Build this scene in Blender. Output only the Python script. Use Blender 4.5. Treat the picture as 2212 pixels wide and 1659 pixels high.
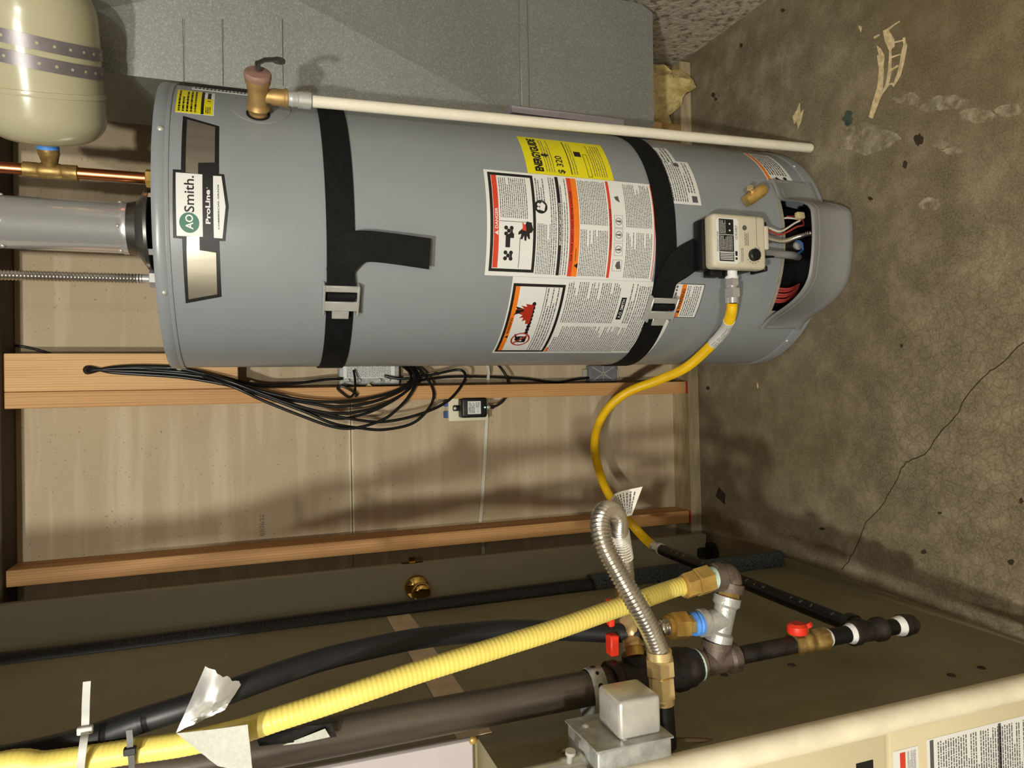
import bpy, bmesh, math, random
from mathutils import Vector, Matrix
random.seed(7)
for o in list(bpy.data.objects): bpy.data.objects.remove(o)
S = bpy.context.scene
C = S.collection
PI = math.pi
R_ = math.radians

# ------------------------------------------------------------------ camera
CAM = Vector((0.008, -1.915, 1.317)); FPX = 1532.3; PIT, YAW, ROL = 0.346, 0.016, -0.016
FW = Vector((math.sin(YAW)*math.cos(PIT), math.cos(YAW)*math.cos(PIT), -math.sin(PIT)))
R0 = Vector((math.cos(YAW), -math.sin(YAW), 0)); U0 = R0.cross(FW)
RT = math.cos(ROL)*R0 + math.sin(ROL)*U0; UP = -math.sin(ROL)*R0 + math.cos(ROL)*U0
# the phone was held sideways: the picture's right is down in the room, its top is the room's right
IR, IU = -UP, RT
cd = bpy.data.cameras.new('camera'); cam = bpy.data.objects.new('camera', cd); C.objects.link(cam)
cam.matrix_world = Matrix(((IR.x, IU.x, -FW.x, CAM.x), (IR.y, IU.y, -FW.y, CAM.y), (IR.z, IU.z, -FW.z, CAM.z), (0, 0, 0, 1)))
cd.sensor_fit = 'HORIZONTAL'; cd.sensor_width = 36.0; cd.lens = 36.0*FPX/2212.0; cd.clip_start = 0.02
S.camera = cam

# ------------------------------------------------------------------ light
w = bpy.data.worlds.new('room_air'); S.world = w; w.use_nodes = True
w.node_tree.nodes['Background'].inputs[0].default_value = (0.9, 0.88, 0.85, 1)
w.node_tree.nodes['Background'].inputs[1].default_value = 0.02
# bare bulbs on the basement ceiling behind the camera: two in a row at the left, a weaker one further right
for k, (loc, en) in enumerate((((-0.58, -2.83, 2.30), 175), ((-0.38, -4.26, 2.30), 175), ((0.42, -3.70, 2.30), 20))):
    ld = bpy.data.lights.new('ceiling_bulb', 'POINT'); ld.energy = en; ld.shadow_soft_size = 0.045; ld.color = (1.0, 0.985, 0.895)
    lamp = bpy.data.objects.new('ceiling_bulb', ld); C.objects.link(lamp); lamp.location = loc
S.view_settings.view_transform = 'Standard'; S.view_settings.look = 'None'
S.view_settings.gamma = 1.0; S.view_settings.use_curve_mapping = False
S.view_settings.exposure = 0.0

# ------------------------------------------------------------------ measuring helpers (photo pixel -> point on a known plane)
def ray(x, y): return FW + RT*((1659-y)-829.5)/FPX - UP*(x-1106)/FPX
def at(x, y, Y): d = ray(x, y); return CAM + d*((Y-CAM.y)/d.y)
def ax(x, y, X): d = ray(x, y); return CAM + d*((X-CAM.x)/d.x)
def az(x, y, Z=0.0): d = ray(x, y); return CAM + d*((Z-CAM.z)/d.z)
HX, HY, HR = 0.367, -0.280, 0.287
def hs(x, y, R=HR):                       # pixel -> (arc length, height) on the heater's jacket
    d = ray(x, y); ox, oy = CAM.x-HX, CAM.y-HY
    a = d.x*d.x+d.y*d.y; b = 2*(ox*d.x+oy*d.y); c = ox*ox+oy*oy-R*R
    D = max(b*b-4*a*c, 0); t = (-b-math.sqrt(D))/(2*a); P = CAM+d*t
    return (math.atan2(P.x-HX, -(P.y-HY))*HR, P.z)
def hsurf(s, t, n=0.0):                   # (arc, height, offset) -> world
    a = s/HR; return Vector((HX+(HR+n)*math.sin(a), HY-(HR+n)*math.cos(a), t))
def hp(deg, z, n=0.0): return hsurf(R_(deg)*HR, z, n)
def plane_surf(o, ex, ey):
    o, ex, ey = Vector(o), Vector(ex).normalized(), Vector(ey).normalized(); ez = ex.cross(ey)
    return lambda s, t, n=0.0: o+ex*s+ey*t+ez*n

# ------------------------------------------------------------------ materials
def lin(c): return tuple(((v/255)/12.92 if v/255 <= .04045 else ((v/255+.055)/1.055)**2.4) for v in c)
M = {}
def newmat(name):
    m = bpy.data.materials.new(name); m.use_nodes = True; M[name] = m
    nt = m.node_tree; return m, nt, nt.nodes['Principled BSDF'], nt.nodes.new, nt.links.new
def coords(nt, scale=(1, 1, 1), rot=(0, 0, 0)):
    tc = nt.nodes.new('ShaderNodeTexCoord'); mp = nt.nodes.new('ShaderNodeMapping')
    mp.inputs['Scale'].default_value = scale; mp.inputs['Rotation'].default_value = rot
    nt.links.new(tc.outputs['Object'], mp.inputs['Vector']); return mp.outputs['Vector']
def noise(nt, vec, scale, detail=4, rough=.55):
    n = nt.nodes.new('ShaderNodeTexNoise'); n.inputs['Scale'].default_value = scale
    n.inputs['Detail'].default_value = detail; n.inputs['Roughness'].default_value = rough
    nt.links.new(vec, n.inputs['Vector']); return n.outputs['Fac']
def ramp(nt, fac, stops):
    r = nt.nodes.new('ShaderNodeValToRGB'); e = r.color_ramp.elements
    while len(e) < len(stops): e.new(0.5)
    for k, (p, c) in enumerate(stops): e[k].position = p; e[k].color = (*c, 1)
    nt.links.new(fac, r.inputs['Fac']); return r.outputs['Color']
def mixc(nt, fac, a, b, mode='MIX'):
    n = nt.nodes.new('ShaderNodeMix'); n.data_type = 'RGBA'; n.blend_type = mode
    for sock, v in ((n.inputs[0], fac), (n.inputs[6], a), (n.inputs[7], b)):
        if hasattr(v, 'is_linked') or hasattr(v, 'links'): nt.links.new(v, sock)
        else: sock.default_value = v if not isinstance(v, tuple) else (*v, 1)
    return n.outputs[2]
def bumpn(nt, fac, strength, dist=.002):
    b = nt.nodes.new('ShaderNodeBump'); b.inputs['Strength'].default_value = strength; b.inputs['Distance'].default_value = dist
    nt.links.new(fac, b.inputs['Height']); return b.outputs['Normal']
def mat(name, rgb, rough=.5, metal=0., var=.06, scale=30, bump=0., bscale=200, spec=.5, stretch=(1, 1, 1)):
    m, nt, bs, new, link = newmat(name); c = lin(rgb); v = coords(nt, stretch)
    f = noise(nt, v, scale)
    col = ramp(nt, f, [(.3, tuple(max(k*(1-var*2), 0) for k in c)), (.7, tuple(min(k*(1+var*2), 1) for k in c))])
    link(col, bs.inputs['Base Color']); bs.inputs['Roughness'].default_value = rough; bs.inputs['Metallic'].default_value = metal
    bs.inputs['Specular IOR Level'].default_value = spec
    if bump: link(bumpn(nt, noise(nt, v, bscale), bump), bs.inputs['Normal'])
    return m
mat('heater_grey', (138, 143, 146), .30, 0, .012, 8, .04, 500)
mat('shroud_grey', (128, 128, 127), .5, 0, .02, 10, .05, 400)
mat('disc_grey', (140, 142, 144), .6, 0, .02, 10)
mat('label_white', (222, 222, 218), .42, 0, .01, 20)
mat('print_black', (22, 20, 20), .5, 0, .02)
mat('print_grey', (84, 82, 82), .6, 0, .02)
mat('print_red', (205, 62, 38), .5, 0, .03)
mat('print_dark_red', (165, 42, 22), .5, 0, .03)
mat('print_orange', (232, 122, 24), .5, 0, .03)
mat('label_yellow', (226, 214, 20), .5, 0, .02)
mat('brushed_silver', (196, 190, 176), .33, .9, .05, 60, .05, 300, stretch=(1, 1, .05))
mat('logo_green', (52, 112, 92), .5)
mat('strap_black', (16, 16, 17), .75, 0, .2, 60, .3, 900, spec=.2)
mat('zinc', (196, 196, 190), .35, .45, .05, 40)
mat('black_plastic', (14, 14, 15), .45, 0, .1)
mat('beige_plastic', (202, 194, 172), .5, 0, .02)
mat('cream_plastic', (214, 208, 180), .45, 0, .02)
mat('brass', (196, 160, 88), .34, .55, .15, 40, .08, 120)
mat('dull_brass', (158, 130, 76), .42, .6, .2, 50, .1, 120)
mat('pale_brass', (216, 190, 136), .3, .6, .1, 40)
mat('bronze', (176, 144, 92), .5, .6, .1, 40, .15, 160)
mat('pink_cap', (150, 116, 104), .55, .1, .08, 60, .2, 150)
mat('copper', (206, 128, 84), .28, 1, .18, 22, .03, 100, stretch=(1, 1, .3))
mat('chrome', (222, 222, 222), .22, .68, .02, 20)
mat('hood_metal', (120, 120, 116), .35, .9, .1, 20)
mat('dark_steel', (58, 54, 50), .45, .8, .15, 40)
mat('pvc_white', (232, 226, 208), .38, 0, .03, 14)
mat('pvc_cream', (226, 216, 190), .4, 0, .06, 20)
mat('tank_cream', (178, 172, 142), .22, 0, .02, 8)
mat('strap_lavender', (128, 122, 124), .4, .4, .06, 40)
mat('blue_tape', (76, 138, 220), .6, 0, .1, 60)
mat('hose_yellow', (236, 190, 14), .38, 0, .04, 30)
mat('csst_yellow', (226, 206, 104), .45, 0, .04, 16)
mat('csst_black', (24, 24, 25), .48, 0, .15, 30, .1, 120)
mat('abs_black', (18, 18, 18), .5, 0, .1, 20)
mat('foam_sleeve', (66, 70, 74), .8, .1, .6, 260, .8, 300)
mat('iron_black', (44, 40, 37), .45, .3, .3, 40, .3, 160)
mat('pipe_black', (18, 18, 19), .38, .2, .15, 30)
mat('mill_iron', (92, 83, 74), .42, .5, .35, 18, .15, 120, stretch=(1, 1, .15))
mat('cast_iron', (92, 80, 70), .55, .3, .25, 40, .5, 260)
mat('galv_cast', (176, 176, 170), .42, .45, .12, 50, .4, 260)
mat('stainless', (212, 206, 196), .26, .95, .05, 30)
mat('sealant_white', (232, 232, 230), .55, 0, .04, 60, .4, 200)
mat('dope_green', (178, 200, 184), .6, 0, .1, 60, .3, 200)
mat('red_plastic', (222, 52, 28), .45, 0, .05)
mat('paper_tag', (214, 210, 198), .7, 0, .05, 60)
mat('aluminium_tape', (204, 204, 202), .34, .6, .08, 30, .12, 60)
mat('cloth_tape', (182, 182, 172), .65, .1, .04, 220, .4, 600)
mat('tape_dark', (30, 30, 30), .3, .2, .1)
mat('nylon_white', (184, 184, 180), .45)
mat('shaded_header', (60, 45, 30), .8, 0, .1, 8)  # header's wood darkened in colour to stand for shade from above
mat('abs_print', (64, 62, 60), .6)
mat('nylon_grey', (92, 92, 90), .5)
mat('coax_black', (17, 17, 18), .35, 0, .1)
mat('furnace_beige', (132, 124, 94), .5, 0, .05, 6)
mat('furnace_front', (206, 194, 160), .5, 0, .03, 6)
mat('coil_white', (176, 168, 167), .45, 0, .02, 6)
mat('joint_tape', (214, 190, 160), .5, 0, .1, 20, .4, 60)
mat('door_paint', (160, 154, 134), .55, 0, .02, 6)
mat('knob_brass', (214, 180, 104), .1, 1, .02)
mat('box_galv', (170, 172, 168), .38, .5, .15, 60, .2, 160)
mat('box_bright', (204, 202, 196), .3, .55, .06, 40)
mat('wire_red', (168, 62, 54), .5)
mat('wire_white', (226, 218, 200), .5)
mat('wire_blue', (52, 92, 150), .5)
mat('wire_brown', (74, 56, 36), .6)
mat('amber_plastic', (196, 176, 132), .5)
mat('gasket_grey', (148, 140, 126), .8, 0, .1, 40, .3, 200)
mat('hole_black', (8, 7, 6), .9, 0, 0)
mat('grey_plastic', (112, 114, 118), .6, .1, .08, 40)
mat('ivory_cable', (206, 200, 184), .5, 0, .04)
mat('clear_plastic', (172, 166, 150), .35, 0, .1)
mat('lavender_metal', (168, 160, 172), .4, .3, .04, 10)
mat('stain_dark', (50, 38, 24), .8, 0, .3, 60)
mat('stain_teal', (60, 72, 64), .8, 0, .2, 60)
mat('smear_cream', (206, 186, 144), .85, 0, .15, 90, .4, 200)
for nm, rgb in (('smear_pale', (186, 174, 148)),):
    m, nt, bs, new, link = newmat(nm); v = coords(nt); f = noise(nt, v, 34, 6, .7)
    bs.inputs['Base Color'].default_value = (*lin(rgb), 1); bs.inputs['Roughness'].default_value = .9
    link(ramp(nt, f, [(.42, (0, 0, 0)), (.62, (.75, .75, .75))]), bs.inputs['Alpha'])
mat('crack_dark', (46, 38, 26), .95, 0, .2)
mat('seam_white', (206, 194, 166), .8, 0, .05)
mat('ceiling_board', (84, 66, 46), .8, 0, .1, 4)
mat('painted_wall', (92, 84, 72), .8, 0, .03, 3)
mat('plaster_wall', (184, 178, 164), .8, 0, .03, 3)
mat('weld_seam', (190, 182, 152), .3, 0, .02)
m, nt, bs, new, link = newmat('led_green'); bs.inputs['Base Color'].default_value = (.1, .8, .3, 1)
bs.inputs['Emission Color'].default_value = (.2, 1, .5, 1); bs.inputs['Emission Strength'].default_value = 3

def wood(name, a, b, axis):
    m, nt, bs, new, link = newmat(name)
    sc = {'z': (34, 34, 1.2), 'x': (1.2, 34, 34)}[axis]
    v = coords(nt, sc); f = noise(nt, v, 1.0, 6, .6)
    w = new('ShaderNodeTexWave'); w.inputs['Scale'].default_value = 1.6; w.inputs['Distortion'].default_value = 7; w.inputs['Detail'].default_value = 3
    link(v, w.inputs['Vector'])
    c1 = ramp(nt, f, [(.3, lin(a)), (.7, lin(b))])
    c2 = mixc(nt, .28, c1, ramp(nt, w.outputs['Fac'], [(.1, lin(b)), (.9, tuple(k*.62 for k in lin(a)))]))
    kv = coords(nt, {'z': (9, 9, 3.2), 'x': (3.2, 9, 9)}[axis]); vo = new('ShaderNodeTexVoronoi'); vo.inputs['Scale'].default_value = 1.0
    link(kv, vo.inputs['Vector'])
    kn = ramp(nt, vo.outputs['Distance'], [(.0, (1, 1, 1)), (.13, (0, 0, 0))])
    c3 = mixc(nt, kn, c2, lin((96, 56, 30)))
    link(c3, bs.inputs['Base Color']); bs.inputs['Roughness'].default_value = .65
    link(bumpn(nt, f, .25, .001), bs.inputs['Normal'])
wood('fir', (178, 126, 74), (208, 160, 102), 'z')
wood('fir_pale', (198, 150, 96), (222, 178, 122), 'z')
wood('fir_flat', (150, 134, 104), (182, 166, 132), 'x')

# drywall back: tan paper with faint horizontal streaks, specks
m, nt, bs, new, link = newmat('drywall_paper')
v1 = coords(nt, (2.2, 2, 26)); v2 = coords(nt, (1, 1, 1))
f1 = noise(nt, v1, 1.0, 3, .5); f2 = noise(nt, v2, 160, 2, .5); f3 = noise(nt, v2, 5, 3)
base = ramp(nt, f1, [(.48, lin((176, 158, 130))), (.78, lin((204, 190, 166)))])
sp = ramp(nt, f2, [(.27, (1, 1, 1)), (.31, (0, 0, 0))])
c = mixc(nt, sp, base, lin((110, 92, 66)))
c = mixc(nt, .35, c, ramp(nt, f3, [(.35, lin((166, 148, 118))), (.65, lin((182, 164, 134)))]))
link(c, bs.inputs['Base Color']); bs.inputs['Roughness'].default_value = .85

# concrete slab
m, nt, bs, new, link = newmat('slab')
v = coords(nt)
big = noise(nt, v, 2.2, 5, .6); mid = noise(nt, v, 11, 8, .72); fine = noise(nt, v, 260, 3, .6); st = noise(nt, coords(nt, (1.1, 1.1, 1), (0, 0, .6)), 1.1, 3, .5)
base = ramp(nt, big, [(.3, lin((98, 86, 62))), (.52, lin((122, 111, 87))), (.75, lin((138, 127, 102)))])
base = mixc(nt, .55, base, ramp(nt, mid, [(.38, lin((66, 55, 33))), (.5, lin((112, 101, 76))), (.62, lin((160, 149, 122)))]))
base = mixc(nt, .3, base, ramp(nt, fine, [(.34, lin((72, 62, 44))), (.66, lin((176, 165, 140)))]))
base = mixc(nt, ramp(nt, st, [(.5, (0, 0, 0)), (.72, (.55, .55, .55))]), base, lin((98, 82, 50)))
vo = new('ShaderNodeTexVoronoi'); vo.feature = 'DISTANCE_TO_EDGE'; vo.inputs['Scale'].default_value = 46
dv = new('ShaderNodeVectorMath'); dv.operation = 'ADD'
nz = new('ShaderNodeTexNoise'); nz.inputs['Scale'].default_value = 18; link(v, nz.inputs['Vector'])
sc = new('ShaderNodeVectorMath'); sc.operation = 'SCALE'; sc.inputs['Scale'].default_value = .035; link(nz.outputs['Color'], sc.inputs[0])
link(v, dv.inputs[0]); link(sc.outputs[0], dv.inputs[1]); link(dv.outputs[0], vo.inputs['Vector'])
cr = ramp(nt, vo.outputs['Distance'], [(.0, (.42, .42, .42)), (.11, (0, 0, 0))])
xm = new('ShaderNodeSeparateXYZ'); link(v, xm.inputs[0])
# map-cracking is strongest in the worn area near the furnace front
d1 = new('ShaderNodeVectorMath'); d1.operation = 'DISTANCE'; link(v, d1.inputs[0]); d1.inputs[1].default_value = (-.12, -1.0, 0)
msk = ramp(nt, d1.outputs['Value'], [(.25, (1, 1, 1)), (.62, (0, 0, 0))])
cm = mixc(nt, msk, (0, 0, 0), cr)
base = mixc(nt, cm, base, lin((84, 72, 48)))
link(base, bs.inputs['Base Color']); bs.inputs['Roughness'].default_value = .72
link(bumpn(nt, fine, .25, .001), bs.inputs['Normal'])

# rough poured foundation wall
m, nt, bs, new, link = newmat('foundation')
v = coords(nt); vo = new('ShaderNodeTexVoronoi'); vo.inputs['Scale'].default_value = 70; link(v, vo.inputs['Vector'])
f = noise(nt, v, 48, 4, .6)
base = ramp(nt, f, [(.36, lin((118, 108, 92))), (.47, lin((176, 166, 147))), (.7, lin((200, 190, 170)))])
link(base, bs.inputs['Base Color']); bs.inputs['Roughness'].default_value = .9
link(bumpn(nt, f, 1.0, .006), bs.inputs['Normal'])

# galvanized sheet with spangle
m, nt, bs, new, link = newmat('galvanized')
v = coords(nt); vo = new('ShaderNodeTexVoronoi'); vo.inputs['Scale'].default_value = 420; link(v, vo.inputs['Vector'])
sx = new('ShaderNodeSeparateColor'); link(vo.outputs['Color'], sx.inputs[0])
base = ramp(nt, sx.outputs[0], [(0, lin((134, 137, 131))), (.7, lin((145, 148, 143))), (1, lin((176, 179, 174)))])
base = mixc(nt, .4, base, ramp(nt, noise(nt, v, 3, 4), [(.35, lin((126, 129, 124))), (.65, lin((152, 154, 149)))]))
link(base, bs.inputs['Base Color']); bs.inputs['Metallic'].default_value = .55
link(ramp(nt, sx.outputs[1], [(0, (.38, .38, .38)), (1, (.58, .58, .58))]), bs.inputs['Roughness'])

# insulation batt
m, nt, bs, new, link = newmat('fibreglass')
v = coords(nt); f = noise(nt, v, 26, 6, .7)
link(ramp(nt, f, [(.3, lin((150, 124, 66))), (.6, lin((206, 184, 124))), (.8, lin((226, 208, 156)))]), bs.inputs['Base Color'])
bs.inputs['Roughness'].default_value = 1; link(bumpn(nt, f, 1, .01), bs.inputs['Normal'])
# stainless flex etc. use real ribs; white hose tag print is geometry

# ------------------------------------------------------------------ mesh builder
class MB:
    def __init__(s): s.v = []; s.f = []
    def add(s, vs, fs):
        k = len(s.v); s.v += [Vector(a) for a in vs]; s.f += [tuple(i+k for i in f) for f in fs]; return s
    def box(s, a, b):
        x0, y0, z0 = a; x1, y1, z1 = b
        return s.add([(x0, y0, z0), (x1, y0, z0), (x1, y1, z0), (x0, y1, z0), (x0, y0, z1), (x1, y0, z1), (x1, y1, z1), (x0, y1, z1)],
                     [(0, 3, 2, 1), (4, 5, 6, 7), (0, 1, 5, 4), (1, 2, 6, 5), (2, 3, 7, 6), (3, 0, 4, 7)])
    def rbox(s, o, ex, ey, ez, size, bev=.004, seg=2):     # rounded box centred at o along three axes
        bm = bmesh.new(); bmesh.ops.create_cube(bm, size=1)
        for q in bm.verts: q.co = Vector((q.co.x*size[0], q.co.y*size[1], q.co.z*size[2]))
        if bev > 0: bmesh.ops.bevel(bm, geom=list(bm.edges), offset=bev, segments=seg, affect='EDGES', profile=.5)
        bm.verts.ensure_lookup_table(); o, ex, ey, ez = Vector(o), Vector(ex).normalized(), Vector(ey).normalized(), Vector(ez).normalized()
        s.add([o+ex*q.co.x+ey*q.co.y+ez*q.co.z for q in bm.verts], [tuple(q.index for q in f.verts) for f in bm.faces]); bm.free(); return s
    def lathe(s, o, axis, prof, n=32, cap0=True, cap1=True, ref=None, ang=None):
        o = Vector(o); a = Vector(axis).normalized()
        r = Vector(ref) if ref else (Vector((0, 0, 1)) if abs(a.z) < .9 else Vector((1, 0, 0)))
        e1 = (r-a*r.dot(a)).normalized(); e2 = a.cross(e1); vs = []; fs = []
        for h, rad in prof:
            for k in range(n):
                t = 2*PI*k/n; vs.append(o+a*h+e1*(rad*math.cos(t))+e2*(rad*math.sin(t)))
        for i in range(len(prof)-1):
            for k in range(n):
                k2 = (k+1) % n; fs.append((i*n+k, i*n+k2, (i+1)*n+k2, (i+1)*n+k))
        if cap0: fs.append(tuple(reversed(range(n))))
        if cap1: fs.append(tuple(range((len(prof)-1)*n, len(prof)*n)))
        return s.add(vs, fs)
    def cyl(s, p, q, r, r2=None, n=24, c0=True, c1=True):
        p, q = Vector(p), Vector(q); return s.lathe(p, q-p, [(0, r), ((q-p).length, r if r2 is None else r2)], n, c0, c1)
    def hexn(s, p, q, r):
        p, q = Vector(p), Vector(q); L = (q-p).length; b = min(.0015, L*.15)
        return s.lathe(p, q-p, [(0, r*.9), (b, r), (L-b, r), (L, r*.9)], 6)
    def tube(s, path, r, n=12, caps=True):
        P = [Vector(a) for a in path]; N = len(P); rr = r if callable(r) else (lambda i: r)
        T = [(P[min(i+1, N-1)]-P[max(i-1, 0)]).normalized() for i in range(N)]
        e = Vector((0, 0, 1)) if abs(T[0].z) < .9 else Vector((1, 0, 0)); e = (e-T[0]*e.dot(T[0])).normalized()
        vs = []; fs = []
        for i in range(N):
            e = (e-T[i]*e.dot(T[i])).normalized(); g = T[i].cross(e)
            for k in range(n):
                t = 2*PI*k/n; vs.append(P[i]+(e*math.cos(t)+g*math.sin(t))*rr(i))
        for i in range(N-1):
            for k in range(n):
                k2 = (k+1) % n; fs.append((i*n+k, i*n+k2, (i+1)*n+k2, (i+1)*n+k))
        if caps: fs += [tuple(reversed(range(n))), tuple(range((N-1)*n, N*n))]
        return s.add(vs, fs)
    def ribbon(s, L, Rr, th=.002):                         # strip with thickness from its two edges
        L = [Vector(a) for a in L]; Rr = [Vector(a) for a in Rr]; N = len(L); vs = []; fs = []
        for i in range(N):
            t = L[min(i+1, N-1)]-L[max(i-1, 0)]; nn = t.cross(Rr[i]-L[i]); nn = nn.normalized() if nn.length > 1e-9 else Vector((0, -1, 0))
            vs += [L[i]+nn*th/2, Rr[i]+nn*th/2, Rr[i]-nn*th/2, L[i]-nn*th/2]
        for i in range(N-1):
            a, b = 4*i, 4*i+4
            for k in range(4): fs.append((a+k, a+(k+1) % 4, b+(k+1) % 4, b+k))
        fs += [(3, 2, 1, 0), (4*N-4, 4*N-3, 4*N-2, 4*N-1)]
        return s.add(vs, fs)
    def ball(s, c, r, n=12, sc=(1, 1, 1)):
        c = Vector(c); vs = []; fs = []; m = n//2+1
        for i in range(m+1):
            a = PI*i/m
            for k in range(n):
                t = 2*PI*k/n; vs.append(c+Vector((r*math.sin(a)*math.cos(t)*sc[0], r*math.sin(a)*math.sin(t)*sc[1], r*math.cos(a)*sc[2])))
        for i in range(m):
            for k in range(n): fs.append((i*n+k, (i+1)*n+k, (i+1)*n+(k+1) % n, i*n+(k+1) % n))
        return s.add(vs, fs)
    def prism(s, poly, d):                                 # 3-D polygon pushed along d
        d = Vector(d); n = len(poly); a = [Vector(q) for q in poly]
        return s.add(a+[q+d for q in a], [tuple(reversed(range(n))), tuple(range(n, 2*n))]+[(k, (k+1) % n, n+(k+1) % n, n+k) for k in range(n)])
    def spoly(s, surf, poly, n0=0., n1=.0006, step=.018):  # flat outline laid on a (curved) surface, cut finely enough to follow it
        bm = bmesh.new(); vs = [bm.verts.new((a, b, 0)) for a, b in poly]; bm.faces.new(vs)
        lo = min(a for a, b in poly); hi = max(a for a, b in poly); x = lo+step
        while x < hi-1e-5:
            bmesh.ops.bisect_plane(bm, geom=list(bm.verts)+list(bm.edges)+list(bm.faces), plane_co=(x, 0, 0), plane_no=(1, 0, 0)); x += step
        bm.normal_update()
        flip = sum(f.normal.z for f in bm.faces) < 0
        bm.verts.ensure_lookup_table(); bm.verts.index_update(); N = len(bm.verts)
        fs = [tuple(q.index for q in f.verts) for f in bm.faces]
        if flip: fs = [tuple(reversed(f)) for f in fs]
        vv = [surf(q.co.x, q.co.y, n1) for q in bm.verts]+[surf(q.co.x, q.co.y, n0) for q in bm.verts]
        bd = [(e.verts[0].index, e.verts[1].index) for e in bm.edges if len(e.link_faces) == 1]
        s.add(vv, fs+[(a, b, b+N, a+N) for a, b in bd]); bm.free(); return s
    def srect(s, surf, s0, s1, t0, t1, n0=0., n1=.0006, step=.018):
        return s.spoly(surf, [(s0, t0), (s1, t0), (s1, t1), (s0, t1)], n0, n1, step)
    def text(s, surf, txt, s0, s1, t0, t1, n=.0012, bold=0.0, keep=False, rot=0):
        vs, fs = glyphs(txt, bold)
        if not vs: return s
        if rot == 180: vs = [(-a, -b) for a, b in vs]
        xa, xb = min(a for a, b in vs), max(a for a, b in vs); ya, yb = min(b for a, b in vs), max(b for a, b in vs)
        kx = (s1-s0)/(xb-xa); ky = (t1-t0)/(yb-ya)
        if keep: kx = ky = min(kx, ky)
        return s.add([surf(s0+(a-xa)*kx, t0+(b-ya)*ky, n) for a, b in vs], fs)
    def lines(s, surf, s0, s1, t0, t1, rows, fill=.55, n=.0011, seed=1, last=.6, wl=(.25, .9)):   # rows of print too small to read
        rg = random.Random(seed); dt = (t1-t0)/rows; h = dt*fill
        for k in range(rows):
            x = s0; e = s1 if rg.random() < .75 else s0+(s1-s0)*rg.uniform(last, 1)
            y1 = t1-dt*k; y0 = y1-h
            while x < e-h*.5:
                wd = h*rg.choice((.9, 1.4, 1.8, 2.4, 3.2, 4.2))
                x2 = min(x+wd, e)
                if x2-x > .025: x2 = x+.025
                a = [surf(x, y0, n), surf(x2, y0, n), surf(x2, y1, n), surf(x, y1, n)]
                s.add(a, [(0, 1, 2, 3)]); x = x2+h*.6
        return s
_gl = {}
def glyphs(txt, bold):
    k = (txt, bold)
    if k not in _gl:
        cu = bpy.data.curves.new('t', 'FONT'); cu.body = txt; cu.offset = bold; cu.resolution_u = 3
        ob = bpy.data.objects.new('t', cu); C.objects.link(ob)
        me = ob.to_mesh(); _gl[k] = ([(q.co.x, q.co.y) for q in me.vertices], [tuple(p.vertices) for p in me.polygons])
        ob.to_mesh_clear(); bpy.data.objects.remove(ob); bpy.data.curves.remove(cu)
    return _gl[k]
def wpos(o):
    v = Vector((0, 0, 0))
    while o: v += o.location; o = o.parent
    return v
def obj(name, mb, m, parent=None, label=None, smooth=40, org=None):
    o0 = wpos(parent) if parent else (Vector(org) if org else Vector((0, 0, 0)))
    me = bpy.data.meshes.new(name); me.from_pydata([v-o0 for v in mb.v], [], mb.f); me.materials.append(M[m] if isinstance(m, str) else m)
    if smooth:
        me.polygons.foreach_set('use_smooth', [True]*len(me.polygons)); me.update(); me.set_sharp_from_angle(angle=R_(smooth))
    me.validate(); me.update()
    o = bpy.data.objects.new(name, me); C.objects.link(o)
    if parent: o.parent = parent
    else: o.location = o0
    if label: o['label'] = label
    if name in ('print', 'holes') and parent: o['kind'] = 'stuff'
    return o
def thing(name, label, cat, loc, group=None):
    o = bpy.data.objects.new(name, None); C.objects.link(o); o.location = loc; o['label'] = label; o['category'] = cat
    o.empty_display_size = .05
    if group: o['group'] = group
    return o
def tag(o, label, cat, group=None):
    o['label'] = label; o['category'] = cat
    if group: o['group'] = group
    return o
def struct(o, label=None):
    o['kind'] = 'structure'
    if label: o['label'] = label
    return o
def spl(pts, n=8):                                         # Catmull-Rom through the points
    P = [Vector(p) for p in pts]; P = [P[0]*2-P[1]]+P+[P[-1]*2-P[-2]]; out = []
    for i in range(1, len(P)-2):
        for k in range(n):
            t = k/n; a, b, c, d = P[i-1:i+3]
            out.append(.5*((2*b)+(c-a)*t+(2*a-5*b+4*c-d)*t*t+(3*b-a-3*c+d)*t**3))
    return out+[P[-2]]
def resample(path, step):
    P = [Vector(p) for p in path]; L = [0]
    for a, b in zip(P, P[1:]): L.append(L[-1]+(b-a).length)
    N = max(2, int(L[-1]/step)); out = []; j = 0
    for k in range(N+1):
        d = L[-1]*k/N
        while j < len(L)-2 and L[j+1] < d: j += 1
        t = (d-L[j])/max(L[j+1]-L[j], 1e-9); out.append(P[j].lerp(P[j+1], t))
    return out
def corrugated(path, r, pitch, depth, n=16, sub=6):        # ribbed hose: real ribs
    P = resample(path, pitch/sub)
    return MB().tube(P, lambda i: r-depth*(.5-.5*math.cos(2*PI*i/sub)), n)

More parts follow.
